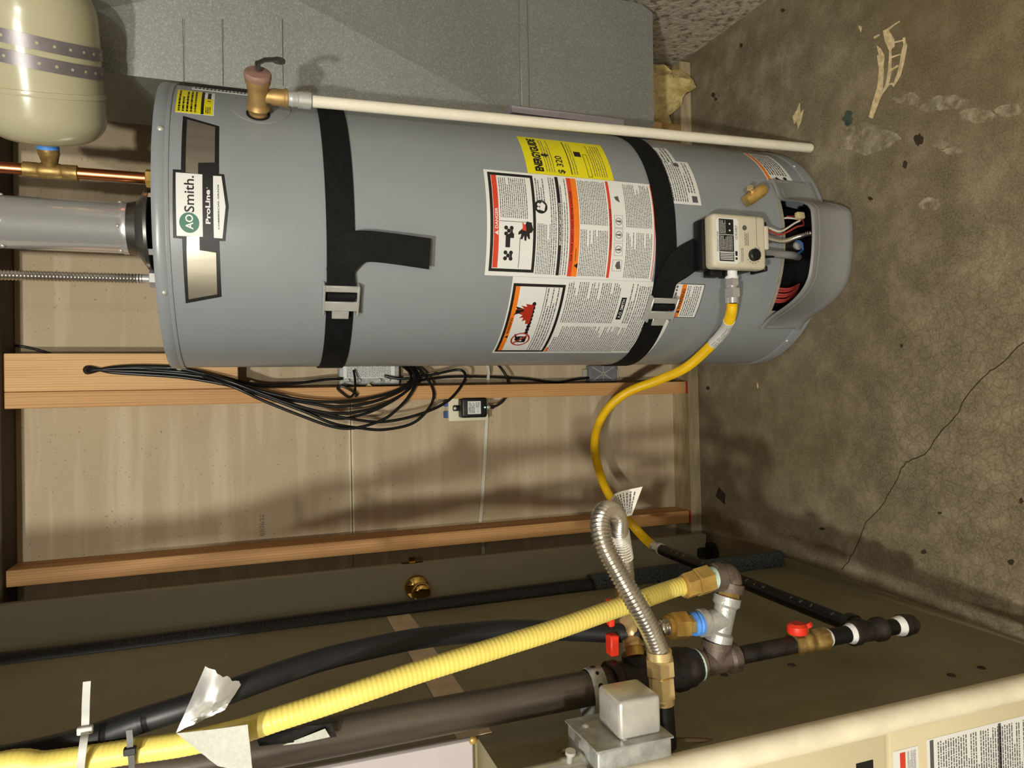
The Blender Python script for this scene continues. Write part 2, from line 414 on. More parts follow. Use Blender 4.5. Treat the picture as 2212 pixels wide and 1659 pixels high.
# ================================================================== SETTING
# floor
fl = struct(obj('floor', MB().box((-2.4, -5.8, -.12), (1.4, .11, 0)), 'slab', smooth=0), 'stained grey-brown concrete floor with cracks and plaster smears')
flat = plane_surf((0, 0, 0), (1, 0, 0), (0, 1, 0))
def fpoly(px): return [(az(x, y).x, az(x, y).y) for x, y in px]
crk = [(2260, 690), (2212, 738), (2160, 790), (2132, 806), (2085, 862), (2064, 900), (2040, 925), (1998, 984), (1962, 996), (1948, 1010), (1925, 1062), (1898, 1100), (1870, 1130), (1855, 1172), (1832, 1214), (1812, 1236)]
pts = fpoly(crk); rg = random.Random(3); P2 = []
for a, b in zip(pts, pts[1:]):
    for k in range(4):
        t = k/4; P2.append((a[0]+(b[0]-a[0])*t+rg.uniform(-.002, .002), a[1]+(b[1]-a[1])*t+rg.uniform(-.002, .002)))
mb = MB()
for i in range(len(P2)-1):
    a, b = Vector((*P2[i], 0)), Vector((*P2[i+1], 0)); d = (b-a).normalized(); nn = Vector((-d.y, d.x, 0))*.0011
    mb.add([a-nn+Vector((0, 0, .0004)), b-nn+Vector((0, 0, .0004)), b+nn+Vector((0, 0, .0004)), a+nn+Vector((0, 0, .0004))], [(0, 1, 2, 3)])
obj('floor_crack', mb, 'crack_dark', fl, smooth=0)
def blob(px, py, rx, ry, seed, n=18, jag=.25):
    rg = random.Random(seed); return [(px+rx*math.cos(2*PI*k/n)*(1+rg.uniform(-jag, jag)), py+ry*math.sin(2*PI*k/n)*(1+rg.uniform(-jag, jag))) for k in range(n)]
def smear(name, polys, m):
    mb = MB()
    for k, q in enumerate(polys): mb.spoly(flat, fpoly(q), 0, .0006+.0002*k, 10)
    return obj(name, mb, m, fl, smooth=0)
# brushed plaster smear: three strokes joined by thin bridges
smear('plaster_smear', [
    [(1907, 66), (1918, 62), (1932, 85), (1933, 100), (1926, 106), (1926, 130), (1925, 160), (1920, 185), (1905, 205), (1892, 235), (1882, 255), (1878, 250), (1886, 225), (1895, 200), (1900, 165), (1902, 140), (1896, 108), (1894, 98), (1902, 104), (1911, 120), (1908, 150), (1904, 185), (1893, 215), (1902, 205), (1914, 180), (1919, 150), (1921, 110), (1912, 90)],
    [(1950, 82), (1955, 80), (1957, 92), (1960, 98), (1953, 135), (1945, 165), (1930, 188), (1927, 183), (1921, 184), (1923, 180), (1931, 178), (1938, 160), (1944, 135), (1948, 110), (1952, 96)],
    [(1877, 253), (1885, 222), (1895, 190), (1899, 150), (1895, 120), (1903, 118), (1909, 150), (1907, 190), (1898, 222), (1885, 256)],
    [(1924, 92), (1950, 86), (1950, 89), (1925, 96)], [(1926, 122), (1946, 116), (1946, 119), (1926, 126)], [(1924, 150), (1940, 140), (1941, 144), (1924, 155)],
    [(1918, 62), (1930, 54), (1944, 45), (1943, 48), (1930, 57), (1921, 65)], [(1888, 80), (1900, 74), (1900, 77), (1890, 84)]], 'smear_cream')
smear('plaster_smear', [[(1712, 252), (1720, 240), (1728, 222), (1729, 245), (1736, 236), (1731, 262), (1724, 278), (1721, 262), (1716, 268)]], 'smear_cream')
smear('plaster_smear', [[(1854, 55), (1862, 58), (1860, 70), (1856, 62)]], 'smear_cream')
for k, (x, y, rx, ry) in enumerate([(1962, 214, 30, 14), (2004, 230, 22, 14), (2050, 222, 40, 16), (2110, 250, 36, 18), (2180, 238, 30, 14), (2010, 440, 22, 16), (1880, 300, 60, 30)]): smear('scuff', [blob(x, y, rx, ry, k+20)], 'smear_pale')
for k, (x, y, rx, ry) in enumerate([(2032, 312, 16, 9), (2060, 326, 24, 8)]): smear('scuff', [blob(x, y, rx, ry, k+30)], 'smear_pale')
smear('teal_stain', [blob(1832, 256, 12, 15, 41, 18, .4)], 'stain_teal')
for k, (x, y, rx, ry) in enumerate([(1985, 302, 10, 12), (1955, 356, 5, 8), (1880, 429, 5, 4), (1601, 98, 3, 5), (1691, 22, 4, 4), (1541, 205, 4, 5), (1546, 214, 3, 4), (1948, 747, 3, 4), (2206, 1082, 5, 6), (1996, 1192, 6, 5), (2184, 1214, 7, 6), (1776, 1142, 6, 3), (1529, 838, 4, 4), (2030, 1108, 4, 3)]):
    smear('dark_spot', [blob(x, y, rx, ry, k+50)], 'stain_dark')
smear('nail_mark', [[(1546, 1072), (1553, 1052), (1567, 1068), (1566, 1090)]], 'crack_dark')
smear('paint_chip', [[(1635, 829), (1637, 826), (1638, 838), (1636, 839)]], 'smear_cream')

# back wall: sole plate, studs, drywall sheets seen from the back, header
wb = bpy.data.objects.new('wall_back', None); C.objects.link(wb); struct(wb, 'open stud wall with the tan paper back of drywall sheets showing')
wb.location = (0, 0, 0)
obj('sole_plate', MB().box((-2.2, 0, 0), (1.055, .089, .038)), 'fir_flat', wb, smooth=0)
obj('drywall_sheet', MB().box((-2.2, .089, .0), (1.06, .102, 1.0715)), 'drywall_paper', wb, smooth=0)
obj('drywall_sheet', MB().box((-2.2, .089, 1.0735), (1.06, .102, 2.44)), 'drywall_paper', wb, smooth=0)
obj('drywall_tape_edge', MB().box((-.366, .0882, 1.0665), (.0, .0895, 1.0713)).box((-.366, .0882, 1.0737), (.0, .0895, 1.0785)), 'seam_white', wb, smooth=0)
for k, x in enumerate((-2.03, -1.624, -1.218, -.812, -.406, 0, .813)):
    sm = MB(); sm.rbox((x+.019, .0445, .949), (1, 0, 0), (0, 1, 0), (0, 0, 1), (.038, .089, 1.822), .0015, 1)
    st_ = obj('stud', sm, 'fir', wb, smooth=0)
    if x in (0, .813, -.406):
        obj('red_end_mark', MB().box((x-.0003, -.0006, .0385), (x+.0383, 0, .046 if x != .813 else .11)), 'print_dark_red' if x != .813 else 'bronze', st_, smooth=0)
obj('backing_board', MB().rbox((.083, .019, 1.61), (1, 0, 0), (0, 1, 0), (0, 0, 1), (.088, .038, .50), .0015, 1), 'fir_pale', wb, 'wide pale board nailed beside the stud, cables pass through its hole', smooth=0)
obj('cable_hole', MB().cyl((.088, -.0006, 1.690), (.088, .004, 1.690), .011, n=20), 'hole_black', wb)
obj('header', MB().rbox((-.57, .035, 1.905), (1, 0, 0), (0, 1, 0), (0, 0, 1), (3.25, .108, .09), .002, 1), 'shaded_header', wb, smooth=0)
obj('scribble', MB().text(plane_surf((0, .0885, 0), (1, 0, 0), (0, 0, 1)), '03/26/22', -.352, -.215, 1.303, 1.314, .0002, keep=True), 'print_grey', wb, smooth=0)
# foundation wall on the right, other walls and ceiling out of frame
wr = struct(obj('wall_right', MB().prism([(1.078, 0.1, -.02), (1.035, -1.2, -.02), (1.035, -5.8, -.02), (1.3, -5.8, -.02), (1.3, .1, -.02)], (0, 0, 1.25)), 'foundation', smooth=0), 'rough pitted concrete foundation wall')
obj('framing_ledge', MB().prism([(1.1, 0.1, 1.23), (1.06, -1.2, 1.23), (1.06, -5.8, 1.23), (1.3, -5.8, 1.23), (1.3, .1, 1.23)], (0, 0, 1.22)), 'painted_wall', wr, smooth=0)
struct(obj('wall_left', MB().box((-2.4, -5.8, 0), (-2.2, .1, 2.44)), 'plaster_wall', smooth=0))
struct(obj('wall_front', MB().box((-2.4, -6.0, 0), (1.3, -5.8, 2.44)), 'painted_wall', smooth=0))
struct(obj('ceiling', MB().box((-2.4, -5.8, 2.44), (1.4, .11, 2.5)), 'ceiling_board', smooth=0))

# door slab standing open against the studs
d1 = bpy.data.objects.new('door_1', None); C.objects.link(d1); d1.location = (-.6, -.06, .01); struct(d1, 'flat beige painted door folded back against the studs behind the furnace')
obj('slab', MB().rbox((-.815, -.028, 1.03), (1, 0, 0), (0, 1, 0), (0, 0, 1), (.76, .035, 2.03), .003, 2), 'door_paint', d1)
kc = at(900, 1268, -.0455)
kn = obj('rose', MB().lathe(kc, (0, -1, 0), [(0, .033), (.004, .0328), (.009, .029), (.013, .02), (.016, .014)], 32), 'knob_brass', d1, 'polished brass rose plate')
obj('knob', MB().lathe(kc+Vector((0, -.014, 0)), (0, -1, 0), [(0, .012), (.018, .011), (.024, .0165), (.032, .0235), (.042, .0262), (.051, .0245), (.056, .019), (.058, .009)], 32), 'knob_brass', kn, 'polished brass door knob')
lc = at(890, 1214, -.03)
obj('latch', MB().box((-.4352, -.041, lc.z-.028), (-.433, -.016, lc.z+.028)).box((-.4335, -.034, lc.z-.008), (-.422, -.023, lc.z+.008)), 'knob_brass', d1, 'brass latch in the door edge', smooth=0)

# ================================================================== SHEET-METAL PLENUM
DY = -.30
du = thing('return_air_plenum', 'tall galvanized sheet metal plenum behind and right of the water heater', 'air duct', (.85, DY, .33))
ap = Vector((.905, DY-.030, 1.30)); zt = 1.93
obj('upper_panel', MB().add([(.677, DY, .690), (1.030, DY, .690), (1.030, DY, zt), (.677, DY, zt), ap, (.677, DY+.28, .690), (1.030, DY+.28, .690), (1.030, DY+.28, zt), (.677, DY+.28, zt)],
    [(0, 1, 4), (1, 2, 4), (2, 3, 4), (3, 0, 4), (5, 8, 7, 6), (0, 5, 6, 1), (1, 6, 7, 2), (2, 7, 8, 3), (3, 8, 5, 0)]).box((.677, DY, zt), (1.030, DY+.28, 2.42)), 'galvanized', du, smooth=0)
lo = [( .681, DY, .322), (1.008, DY, .318), (1.026, DY, .352), (1.028, DY, .690), (.681, DY, .690)]
obj('lower_panel', MB().prism(lo, (0, .28, 0)), 'galvanized', du, smooth=0)
obj('drive_cleat', MB().rbox((.853, DY-.003, .686), (1, 0, 0), (0, 1, 0), (0, 0, 1), (.352, .006, .022), .002, 1), 'galvanized', du)
for px in (395, 480, 610):
    a, b = at(px, 40, DY-.024), at(px+2, 185, DY-.0035)
    obj('scratch', MB().ribbon([a, b], [a+Vector((0, 0, .0008)), b+Vector((0, 0, .0008))], .0003), 'dark_steel', du, smooth=0)
a = at(1088, 262, DY); b = at(1338, 284, DY)
obj('filter_slot_cover', MB().prism([(.684, DY, a.z), (.684, DY-.030, a.z-.012), (.684, DY-.030, b.z+.006), (.684, DY, b.z-.006)], (.016, 0, 0)).box((.684, DY-.032, b.z+.004), (.700, DY-.028, a.z-.010)), 'lavender_metal', du, 'lavender-grey bent metal cover on the plenum edge', smooth=0)

# insulation batt by the wall corner
rg = random.Random(5); mb = MB(); nx, nz_ = 14, 12; vs = []
for j in range(nz_+1):
    for i in range(nx+1):
        u, t = i/nx, j/nz_
        x = .868+.185*u; z = .04+.36*t
        bul = math.sin(PI*min(max(u, .02), .98))**.5
        edge = .0 if t > .25 else .02*math.sin(u*9)+.012*math.sin(u*23)
        vs.append((x+rg.uniform(-.004, .004), .07-.085*bul-.03*(1-t)*bul+rg.uniform(-.009, .009), z+edge*(1-t)+rg.uniform(-.005, .005)))
fs = [(j*(nx+1)+i, j*(nx+1)+i+1, (j+1)*(nx+1)+i+1, (j+1)*(nx+1)+i) for j in range(nz_) for i in range(nx)]
k0 = len(vs); vs += [(x, .085, z) for x, y, z in vs]
fs += [tuple(k0+q for q in reversed(f)) for f in fs]
bd = [i for i in range(nx+1)]+[j*(nx+1)+nx for j in range(1, nz_+1)]+[nz_*(nx+1)+i for i in range(nx-1, -1, -1)]+[j*(nx+1) for j in range(nz_-1, 0, -1)]
fs += [(bd[(k+1) % len(bd)], bd[k], bd[k]+k0, bd[(k+1) % len(bd)]+k0) for k in range(len(bd))]
tag(obj('insulation_batt', mb.add(vs, fs), 'fibreglass', org=(.96, .03, .04)), 'ragged yellow fibreglass insulation batt stuffed beside the foundation wall', 'insulation')

# ================================================================== WATER HEATER
wh = thing('water_heater', 'tall grey cylindrical gas water heater covered in warning labels', 'water heater', (HX, HY, 0))
# jacket with the burner opening left out
T0, T1, OZ0, OZ1 = -38, 20, .038, .140
zs = [.030, .038, .139, .142, .35, .6, .9, 1.2, 1.456]; n = 120; vs = []; fs = []
ths = [k*3-180 for k in range(n)]
for z in zs:
    for t in ths: vs.append(hp(t, z))
for i in range(len(zs)-1):
    for k in range(n):
        t = ths[k]
        if zs[i] >= .037 and zs[i+1] <= .1395 and T0 <= t < T1-2: continue
        k2 = (k+1) % n; fs.append((i*n+k, i*n+k2, (i+1)*n+k2, (i+1)*n+k))
obj('jacket', MB().add(vs, fs), 'heater_grey', wh)
H0 = (HX, HY, 0)
obj('top_cap', MB().lathe(H0, (0, 0, 1), [(1.4545, .2875), (1.455, .2892), (1.459, .2896), (1.4602, .2886), (1.4614, .2886), (1.4626, .2896), (1.474, .2896), (1.480, .2885), (1.4825, .2865), (1.4815, .284), (1.476, .282), (1.475, .1)], 120, False, True), 'heater_grey', wh)
obj('base_ring', MB().lathe(H0, (0, 0, 1), [(.010, .2), (.010, .2895), (.0385, .2895), (.041, .2885), (.042, .2872)], 120, True, False), 'heater_grey', wh)
for t in (-150, -30, 90): obj('foot', MB().cyl((HX+.22*math.sin(R_(t)), HY-.22*math.cos(R_(t)), 0), (HX+.22*math.sin(R_(t)), HY-.22*math.cos(R_(t)), .012), .025), 'dark_steel', wh)
def dome(c, nrm, r, h=.6): return MB().lathe(c, nrm, [(0, r), (h*r*.5, r*.86), (h*r*.9, r*.5), (h*r, r*.1)], 14)
def nrm(deg): return Vector((math.sin(R_(deg)), -math.cos(R_(deg)), 0))
for px in ((350, 277), (361, 633), (393, 799)):
    s_, z_ = hs(*px, .2896); d_ = math.degrees(s_/HR); obj('cap_screw', dome(hp(d_, 1.469, .0024), nrm(d_), .006), 'zinc', wh)
for px in ((1715, 359), (1700, 737)):
    s_, z_ = hs(*px, .2896); d_ = math.degrees(s_/HR); obj('ring_screw', dome(hp(d_, .036, .0024), nrm(d_), .005), 'zinc', wh)
# faint vertical seam lines pressed in the jacket are left to the bump; round grommet plates
def disc(px, r, name='grommet_plate'):
    s_, z_ = hs(*px); poly = [(s_+r*math.cos(2*PI*k/40), z_+r*math.sin(2*PI*k/40)) for k in range(40)]
    return obj(name, MB().spoly(hsurf, poly, 0, .0012, .01), 'disc_grey', wh)
disc((562, 232), .056); disc((1606, 430), .040)

# ---- labels
def hpoly(mb, px, n0=0, n1=.0006): return mb.spoly(hsurf, [hs(x, y) for x, y in px], n0, n1)
def zoom2(L): return [(340+x/4.424, 150+y/4.424) for x, y in L]
def zoom3(L): return [(300+x/3.16, 500+y/3.16) for x, y in L]
lg = obj('brand_label', MB(), 'print_black', wh, 'black and silver brand label')
mb = MB()
hpoly(mb, zoom2([(245, 445), (592, 545), (590, 1000), (638, 1003), (682, 1312), (650, 1642), (595, 1640)])+zoom3([(550, 65), (565, 445), (320, 490), (295, 50), (245, 45)])+zoom2([(150, 1610), (148, 955), (225, 960)]), 0, .0005)
bl = obj('backing', mb, 'print_black', lg, smooth=20)
mb = MB(); hpoly(mb, zoom2([(285, 480), (552, 553), (548, 890), (390, 893), (388, 1000), (270, 985)]), .0005, .0008)
obj('silver_wing', mb, 'brushed_silver', lg, smooth=20); mb = MB()
hpoly(mb, zoom3([(327, 35), (413, 35), (415, 128), (527, 145), (535, 428), (340, 462), (326, 125)]), .0005, .0008)
obj('silver_wing', mb, 'brushed_silver', lg, smooth=20)
mb = MB(); hpoly(mb, zoom2([(175, 985), (430, 1005), (435, 1600), (185, 1590)]), .0005, .0008)
obj('white_panel', mb, 'label_white', lg, smooth=20); mb = MB()
hpoly(mb, zoom2([(532, 1018), (612, 1022), (652, 1312), (622, 1615), (540, 1610)]), .0005, .0008)
obj('white_panel', mb, 'label_white', lg, smooth=20)
def tbox(mb, txt, xa, xb, ya, yb, n=.0013, bold=0, **k):   # photo box: x rows (height), y columns (width, right to left)
    s0, z0 = hs(xb, yb); s1, z1 = hs(xa, ya); return mb.text(hsurf, txt, s0, s1, min(z0, z1), max(z0, z1), n, bold, **k)
gc = hs(409, 481)
obj('emblem', MB().spoly(hsurf, [(gc[0]+.0175*math.cos(2*PI*k/36), gc[1]+.016*math.sin(2*PI*k/36)) for k in range(36)], .0008, .0011), 'logo_green', lg, smooth=20)
mb = MB(); tbox(mb, 'AO', 400, 418, 463, 496, .0015, .02); tbox(mb, 'ProLine', 443, 455, 410, 484, .0011, .03)
mb.text(hsurf, '\u00ae', hs(449, 408)[0], hs(449, 405)[0], hs(449, 408)[1], hs(446, 408)[1], .0011)
obj('print', mb, 'label_white', lg, smooth=0)
mb = MB(); tbox(mb, 'Smith.', 397, 420, 379, 459, .0012, .012); tbox(mb, 'COMMERCIAL GRADE', 469.5, 474.5, 399, 496, .0012, .02)
obj('print', mb, 'print_black', lg, smooth=0)

def ring(mb, s0, s1, t0, t1, wd, n0=.0006, n1=.0009):
    mb.srect(hsurf, s0, s1, t0, t0+wd, n0, n1).srect(hsurf, s0, s1, t1-wd, t1, n0, n1); mb.srect(hsurf, s0, s0+wd, t0+wd, t1-wd, n0, n1).srect(hsurf, s1-wd, s1, t0+wd, t1-wd, n0, n1); return mb
# danger / instruction label
zr = lambda X: hs(1000+X/3.95, 579)[1]
sL, sR = R_(-23.5)*HR, R_(20.4)*HR; W_ = sR-sL
Sx = lambda f: sL+W_*f
dl = obj('danger_label', MB().srect(hsurf, sL, sR, zr(1625), zr(190), 0, .0006), 'label_white', wh, 'tall white danger and lighting instruction label')
mb = MB(); ring(mb, Sx(.04), Sx(.975), zr(605), zr(218), .0062)
mb.srect(hsurf, Sx(.025), Sx(.985), zr(822), zr(795), .0006, .0009)
mb.spoly(hsurf, [(Sx(.66)+.0145*math.cos(2*PI*k/30), zr(652)+.0145*math.sin(2*PI*k/30)) for k in range(30)], .0006, .0009, .006)
# faucet, tub outline and hand pictogram
def pict(mb, pts, s0, z0, k, n0=.0006, n1=.0009): return mb.spoly(hsurf, [(s0+a*k, z0+b*k) for a, b in pts], n0, n1, .01)
for f0 in (.19, .415):
    for da, db in ((0, 0), (.0085, .0085), (-.0085, .0085), (.0085, -.0085), (-.0085, -.0085)):
        mb.spoly(hsurf, [(Sx(f0)+da*.7+.0042*math.cos(2*PI*k/12), zr(375)+db*.7+.0042*math.sin(2*PI*k/12)) for k in range(12)], .0006, .0009)
    pict(mb, [(-.012, -.4*.01), (.012, -.4*.01), (.009, .004), (-.009, .004)], Sx(f0), zr(400), .5)
pict(mb, [(-.010, .006), (.012, .006), (.018, -.002), (.018, -.012), (.009, -.012), (.009, -.004), (-.010, -.004)], Sx(.31), zr(372), 1.0)
hand = [(-.012, -.018), (-.002, -.02), (.004, -.008), (.016, .002), (.017, .008), (.010, .006), (.012, .016), (.008, .017), (.004, .009), (.003, .019), (-.001, .019), (-.002, .009), (-.006, .016), (-.009, .015), (-.008, .004), (-.013, .002), (-.016, -.004)]
pict(mb, [(-b, a) for a, b in hand], Sx(.42), zr(520), 1.0)
mb.srect(hsurf, Sx(.08), Sx(.36), zr(472), zr(468), .0006, .0009).srect(hsurf, Sx(.5), Sx(.504), zr(575), zr(295), .0006, .0009)
mb.text(hsurf, 'WARNING:', Sx(.17), Sx(.29), zr(955), zr(944), .0013, .02)
mb.spoly(hsurf, [(Sx(.10), zr(972)), (Sx(.15), zr(972)), (Sx(.125), zr(940))], .0010, .0013)
obj('print', mb, 'print_black', dl, smooth=0)
mb = MB()
mb.lines(hsurf, Sx(.535), Sx(.93), zr(545), zr(305), 14, .42, seed=2).lines(hsurf, Sx(.03), Sx(.5), zr(735), zr(618), 8, .42, seed=3, last=.5).lines(hsurf, Sx(.70), Sx(.95), zr(700), zr(620), 4, .42, seed=4)
mb.lines(hsurf, Sx(.03), Sx(.97), zr(790), zr(735), 3, .42, seed=5).lines(hsurf, Sx(.03), Sx(.97), zr(890), zr(828), 3, .35, seed=6)
mb.lines(hsurf, Sx(.03), Sx(.47), zr(1222), zr(985), 16, .42, seed=7).lines(hsurf, Sx(.52), Sx(.97), zr(1222), zr(985), 16, .42, seed=8)
mb.lines(hsurf, Sx(.03), Sx(.47), zr(1600), zr(1375), 16, .42, seed=9).lines(hsurf, Sx(.52), Sx(.97), zr(1600), zr(1375), 16, .42, seed=10)
for f0 in (.30, .44, .57):
    mb.add([hsurf(Sx(f0)+rr*math.cos(2*PI*k/20), zr(1310)+rr*math.sin(2*PI*k/20), .0010) for rr in (.0078, .0066) for k in range(20)], [(k, (k+1) % 20, 20+(k+1) % 20, 20+k) for k in range(20)])
    mb.spoly(hsurf, [(Sx(f0)-.0025, zr(1310)-.005), (Sx(f0)+.0025, zr(1310)-.005), (Sx(f0)+.001+.006*(f0-.43), zr(1310)+.006), (Sx(f0)-.001+.006*(f0-.43), zr(1310)+.006)], .0006, .0010)
    ring(mb, Sx(f0)-.0135, Sx(f0)+.0135, zr(1345), zr(1275), .0005)
ring(mb, Sx(.09), Sx(.20), zr(1350), zr(1270), .0006)
pict(mb, [(-.008, -.008), (.009, -.004), (.006, .003), (-.002, .006), (-.009, .001)], Sx(.15), zr(1315), 1.0); pict(mb, [(-.008, -.006), (.007, -.003), (.004, .007), (-.003, .003)], Sx(.80), zr(1310), 1.0)
obj('print', mb, 'print_grey', dl, smooth=0)
mb = MB(); mb.srect(hsurf, Sx(.075), Sx(.945), zr(290), zr(247), .0006, .0010).srect(hsurf, Sx(.02), Sx(.985), zr(928), zr(893), .0006, .0009).srect(hsurf, Sx(.02), Sx(.985), zr(1252), zr(1230), .0006, .0009).srect(hsurf, Sx(.02), Sx(.985), zr(1618), zr(1612), .0006, .0009)
pict(mb, [(-.004, -.004), (.006, -.003), (.012, .004), (.004, .003), (-.002, .004)], Sx(.44), zr(505), 1.1, .0009, .0012)
obj('print', mb, 'print_red', dl, smooth=0)
obj('print', MB().srect(hsurf, Sx(.02), Sx(.985), zr(975), zr(928), .0006, .0009), 'print_orange', dl, smooth=0)
mb = MB(); mb.text(hsurf, 'DANGER', Sx(.43), Sx(.62), zr(283), zr(258), .0014, .02); mb.text(hsurf, 'IMPORTANT/IMPORTANTE', Sx(.31), Sx(.71), zr(818), zr(802), .0012, .02)
mb.spoly(hsurf, [(Sx(.37), zr(285)), (Sx(.415), zr(285)), (Sx(.3925), zr(255))], .0010, .0013)
for da, db, rr in ((-.004, .006, .0032), (.004, .005, .0036)): mb.spoly(hsurf, [(Sx(.66)+da+rr*math.cos(2*PI*k/10), zr(652)+db+rr*math.sin(2*PI*k/10)) for k in range(10)], .0009, .0012)
pict(mb, [(-.009, -.007), (.004, -.010), (.010, -.003), (.007, .001), (-.007, .003)], Sx(.66), zr(652), 1.0, .0009, .0012)
obj('print', mb, 'label_white', dl, smooth=0)
mb = MB(); mb.text(hsurf, 'FOR YOUR SAFETY READ BEFORE LIGHTING', Sx(.17), Sx(.84), zr(922), zr(903), .0013, .02); mb.text(hsurf, 'LIGHTING INSTRUCTIONS', Sx(.30), Sx(.69), zr(1249), zr(1234), .0013, .02)
obj('print', mb, 'print_black', dl, smooth=0)

# flammable-vapour warning label (left of the danger label)
z5 = lambda X: hs(1000+X/3.95, 550+250/3.95)[1]
s0, s1 = R_(-66.5)*HR, R_(-23.6)*HR; Wv = s1-s0; Vx = lambda f: s0+Wv*f
ztop = hs(1107, 606)[1]; zfr = z5(880); zbot = .412
wl = obj('warning_label', MB().srect(hsurf, s0, s1, zbot, ztop, 0, .0006), 'label_white', wh, 'white flammable vapour warning label')
mb = MB(); ring(mb, Vx(.03), Vx(.935), zfr, z5(432), .0062)
mb.srect(hsurf, Vx(.06), Vx(.92), z5(722), z5(718), .0006, .0009)
can = [(-.010, -.013), (.010, -.013), (.010, .008), (.004, .013), (-.003, .013), (-.003, .010), (-.010, .010)]
pict(mb, can, Vx(.26), z5(610), 1.0); pict(mb, [(.004, .013), (.016, .018), (.017, .014), (.006, .009)], Vx(.26), z5(610), 1.0)
pict(mb, [(-.004, -.012), (.006, -.012), (.010, .002), (.012, .010), (.006, .006), (-.006, .008), (-.012, .012), (-.008, .002)], Vx(.64), z5(520), .9)
mb.spoly(hsurf, [(Vx(.64)+.0035*math.cos(2*PI*k/12), z5(498)+.0035*math.sin(2*PI*k/12)) for k in range(12)], .0006, .0009)
for q in range(9): mb.spoly(hsurf, [(Vx(.36+.045*q)+.0055*math.cos(2*PI*k/12), z5(640)+.0045*math.sin(2*PI*k/12)) for k in range(12)], .0006, .0007)
mb.text(hsurf, 'WARNING', Vx(.34), Vx(.56), z5(485), z5(462), .0013, .02); mb.spoly(hsurf, [(Vx(.28), z5(488)), (Vx(.32), z5(488)), (Vx(.30), z5(460))], .0010, .0013)
mb.srect(hsurf, Vx(.56), Vx(.82), z5(1425), z5(1382), .0006, .0009)
obj('print', mb, 'print_black', wl, smooth=0)
mb = MB(); mb.lines(hsurf, Vx(.07), Vx(.90), z5(845), z5(735), 5, .42, seed=21)
mb.lines(hsurf, Vx(.03), Vx(.46), z5(1510), z5(905), 34, .42, seed=22).lines(hsurf, Vx(.51), Vx(.97), z5(1365), z5(905), 26, .42, seed=23).lines(hsurf, Vx(.51), Vx(.97), z5(1510), z5(1450), 3, .42, seed=24)
mb.lines(hsurf, Vx(.05), Vx(.95), zbot+.012, z5(1515), max(2, int((z5(1515)-zbot-.012)/.0052)), .42, seed=25)
obj('print', mb, 'print_grey', wl, smooth=0)
obj('print', MB().srect(hsurf, Vx(.06), Vx(.905), z5(492), z5(455), .0006, .0010).srect(hsurf, Vx(.03), Vx(.12), z5(905), z5(886), .0006, .0009), 'print_orange', wl, smooth=0)
flame = [(-.030, -.020), (.030, -.020), (.032, .004), (.024, -.002), (.027, .016), (.018, .006), (.016, .026), (.008, .012), (.002, .018), (-.002, .006), (-.012, .014), (-.010, .002), (-.022, .004), (-.018, -.006), (-.032, -.008)]
mb = MB(); pict(mb, flame, Vx(.60), z5(580), .8)
rr = [(Vx(.26)+.022*math.cos(2*PI*k/30), z5(610)+.022*math.sin(2*PI*k/30)) for k in range(30)]; ri = [(Vx(.26)+.0185*math.cos(2*PI*k/30), z5(610)+.0185*math.sin(2*PI*k/30)) for k in range(30)]
mb.add([hsurf(a, b, .0012) for a, b in rr+ri], [(k, (k+1) % 30, 30+(k+1) % 30, 30+k) for k in range(30)])
mb.spoly(hsurf, [(Vx(.26)-.014, z5(610)+.011), (Vx(.26)-.011, z5(610)+.014), (Vx(.26)+.014, z5(610)-.011), (Vx(.26)+.011, z5(610)-.014)], .0009, .0012)
obj('print', mb, 'print_dark_red', wl, smooth=0)
mb = MB(); mb.text(hsurf, 'A.O. SMITH', Vx(.58), Vx(.80), z5(1415), z5(1392), .0012, .01)
mb.srect(hsurf, Vx(.26)-.006, Vx(.26)+.006, z5(610)-.004, z5(610)+.001, .0009, .00095)
obj('print', mb, 'label_white', wl, smooth=0)

# yellow energy guide
e0, e1 = R_(20.6)*HR, R_(44)*HR; ze1, ze0 = hs(1140, 372)[1], hs(1325, 385)[1]; We = e1-e0; he = ze1-ze0
ey = obj('energy_label', MB().srect(hsurf, e0, e1, ze0, ze1, 0, .0005), 'label_yellow', wh, 'yellow energy rating label')
mb = MB(); ex_ = lambda f: e0+We*f; ez_ = lambda f: ze1-he*f
mb.text(hsurf, 'ENERGYGUIDE', ex_(.06), ex_(.94), ez_(.19), ez_(.09), .0009, .055); mb.text(hsurf, '$ 320', ex_(.05), ex_(.48), ez_(.44), ez_(.35), .0009, .015)
mb.srect(hsurf, ex_(.05), ex_(.95), ez_(.515), ez_(.505), .0005, .0008); ring(mb, ex_(.03), ex_(.60), ez_(.75), ez_(.70), .001, .0005, .0008); mb.srect(hsurf, ex_(.52), ex_(.66), ez_(.68), ez_(.60), .0005, .0008)
mb.spoly(hsurf, [(ex_(.44), ez_(.20)), (ex_(.50), ez_(.20)), (ex_(.50), ez_(.24)), (ex_(.53), ez_(.24)), (ex_(.47), ez_(.29)), (ex_(.41), ez_(.24)), (ex_(.44), ez_(.24))], .0005, .0008)
obj('print', mb, 'print_black', ey, smooth=0)
obj('print', MB().lines(hsurf, ex_(.06), ex_(.94), ez_(.335), ez_(.22), 4, .3, .0008, 31).lines(hsurf, ex_(.06), ex_(.9), ez_(.60), ez_(.54), 2, .3, .0008, 32).lines(hsurf, ex_(.06), ex_(.9), ez_(.95), ez_(.78), 6, .3, .0008, 33), 'print_grey', ey, smooth=0)

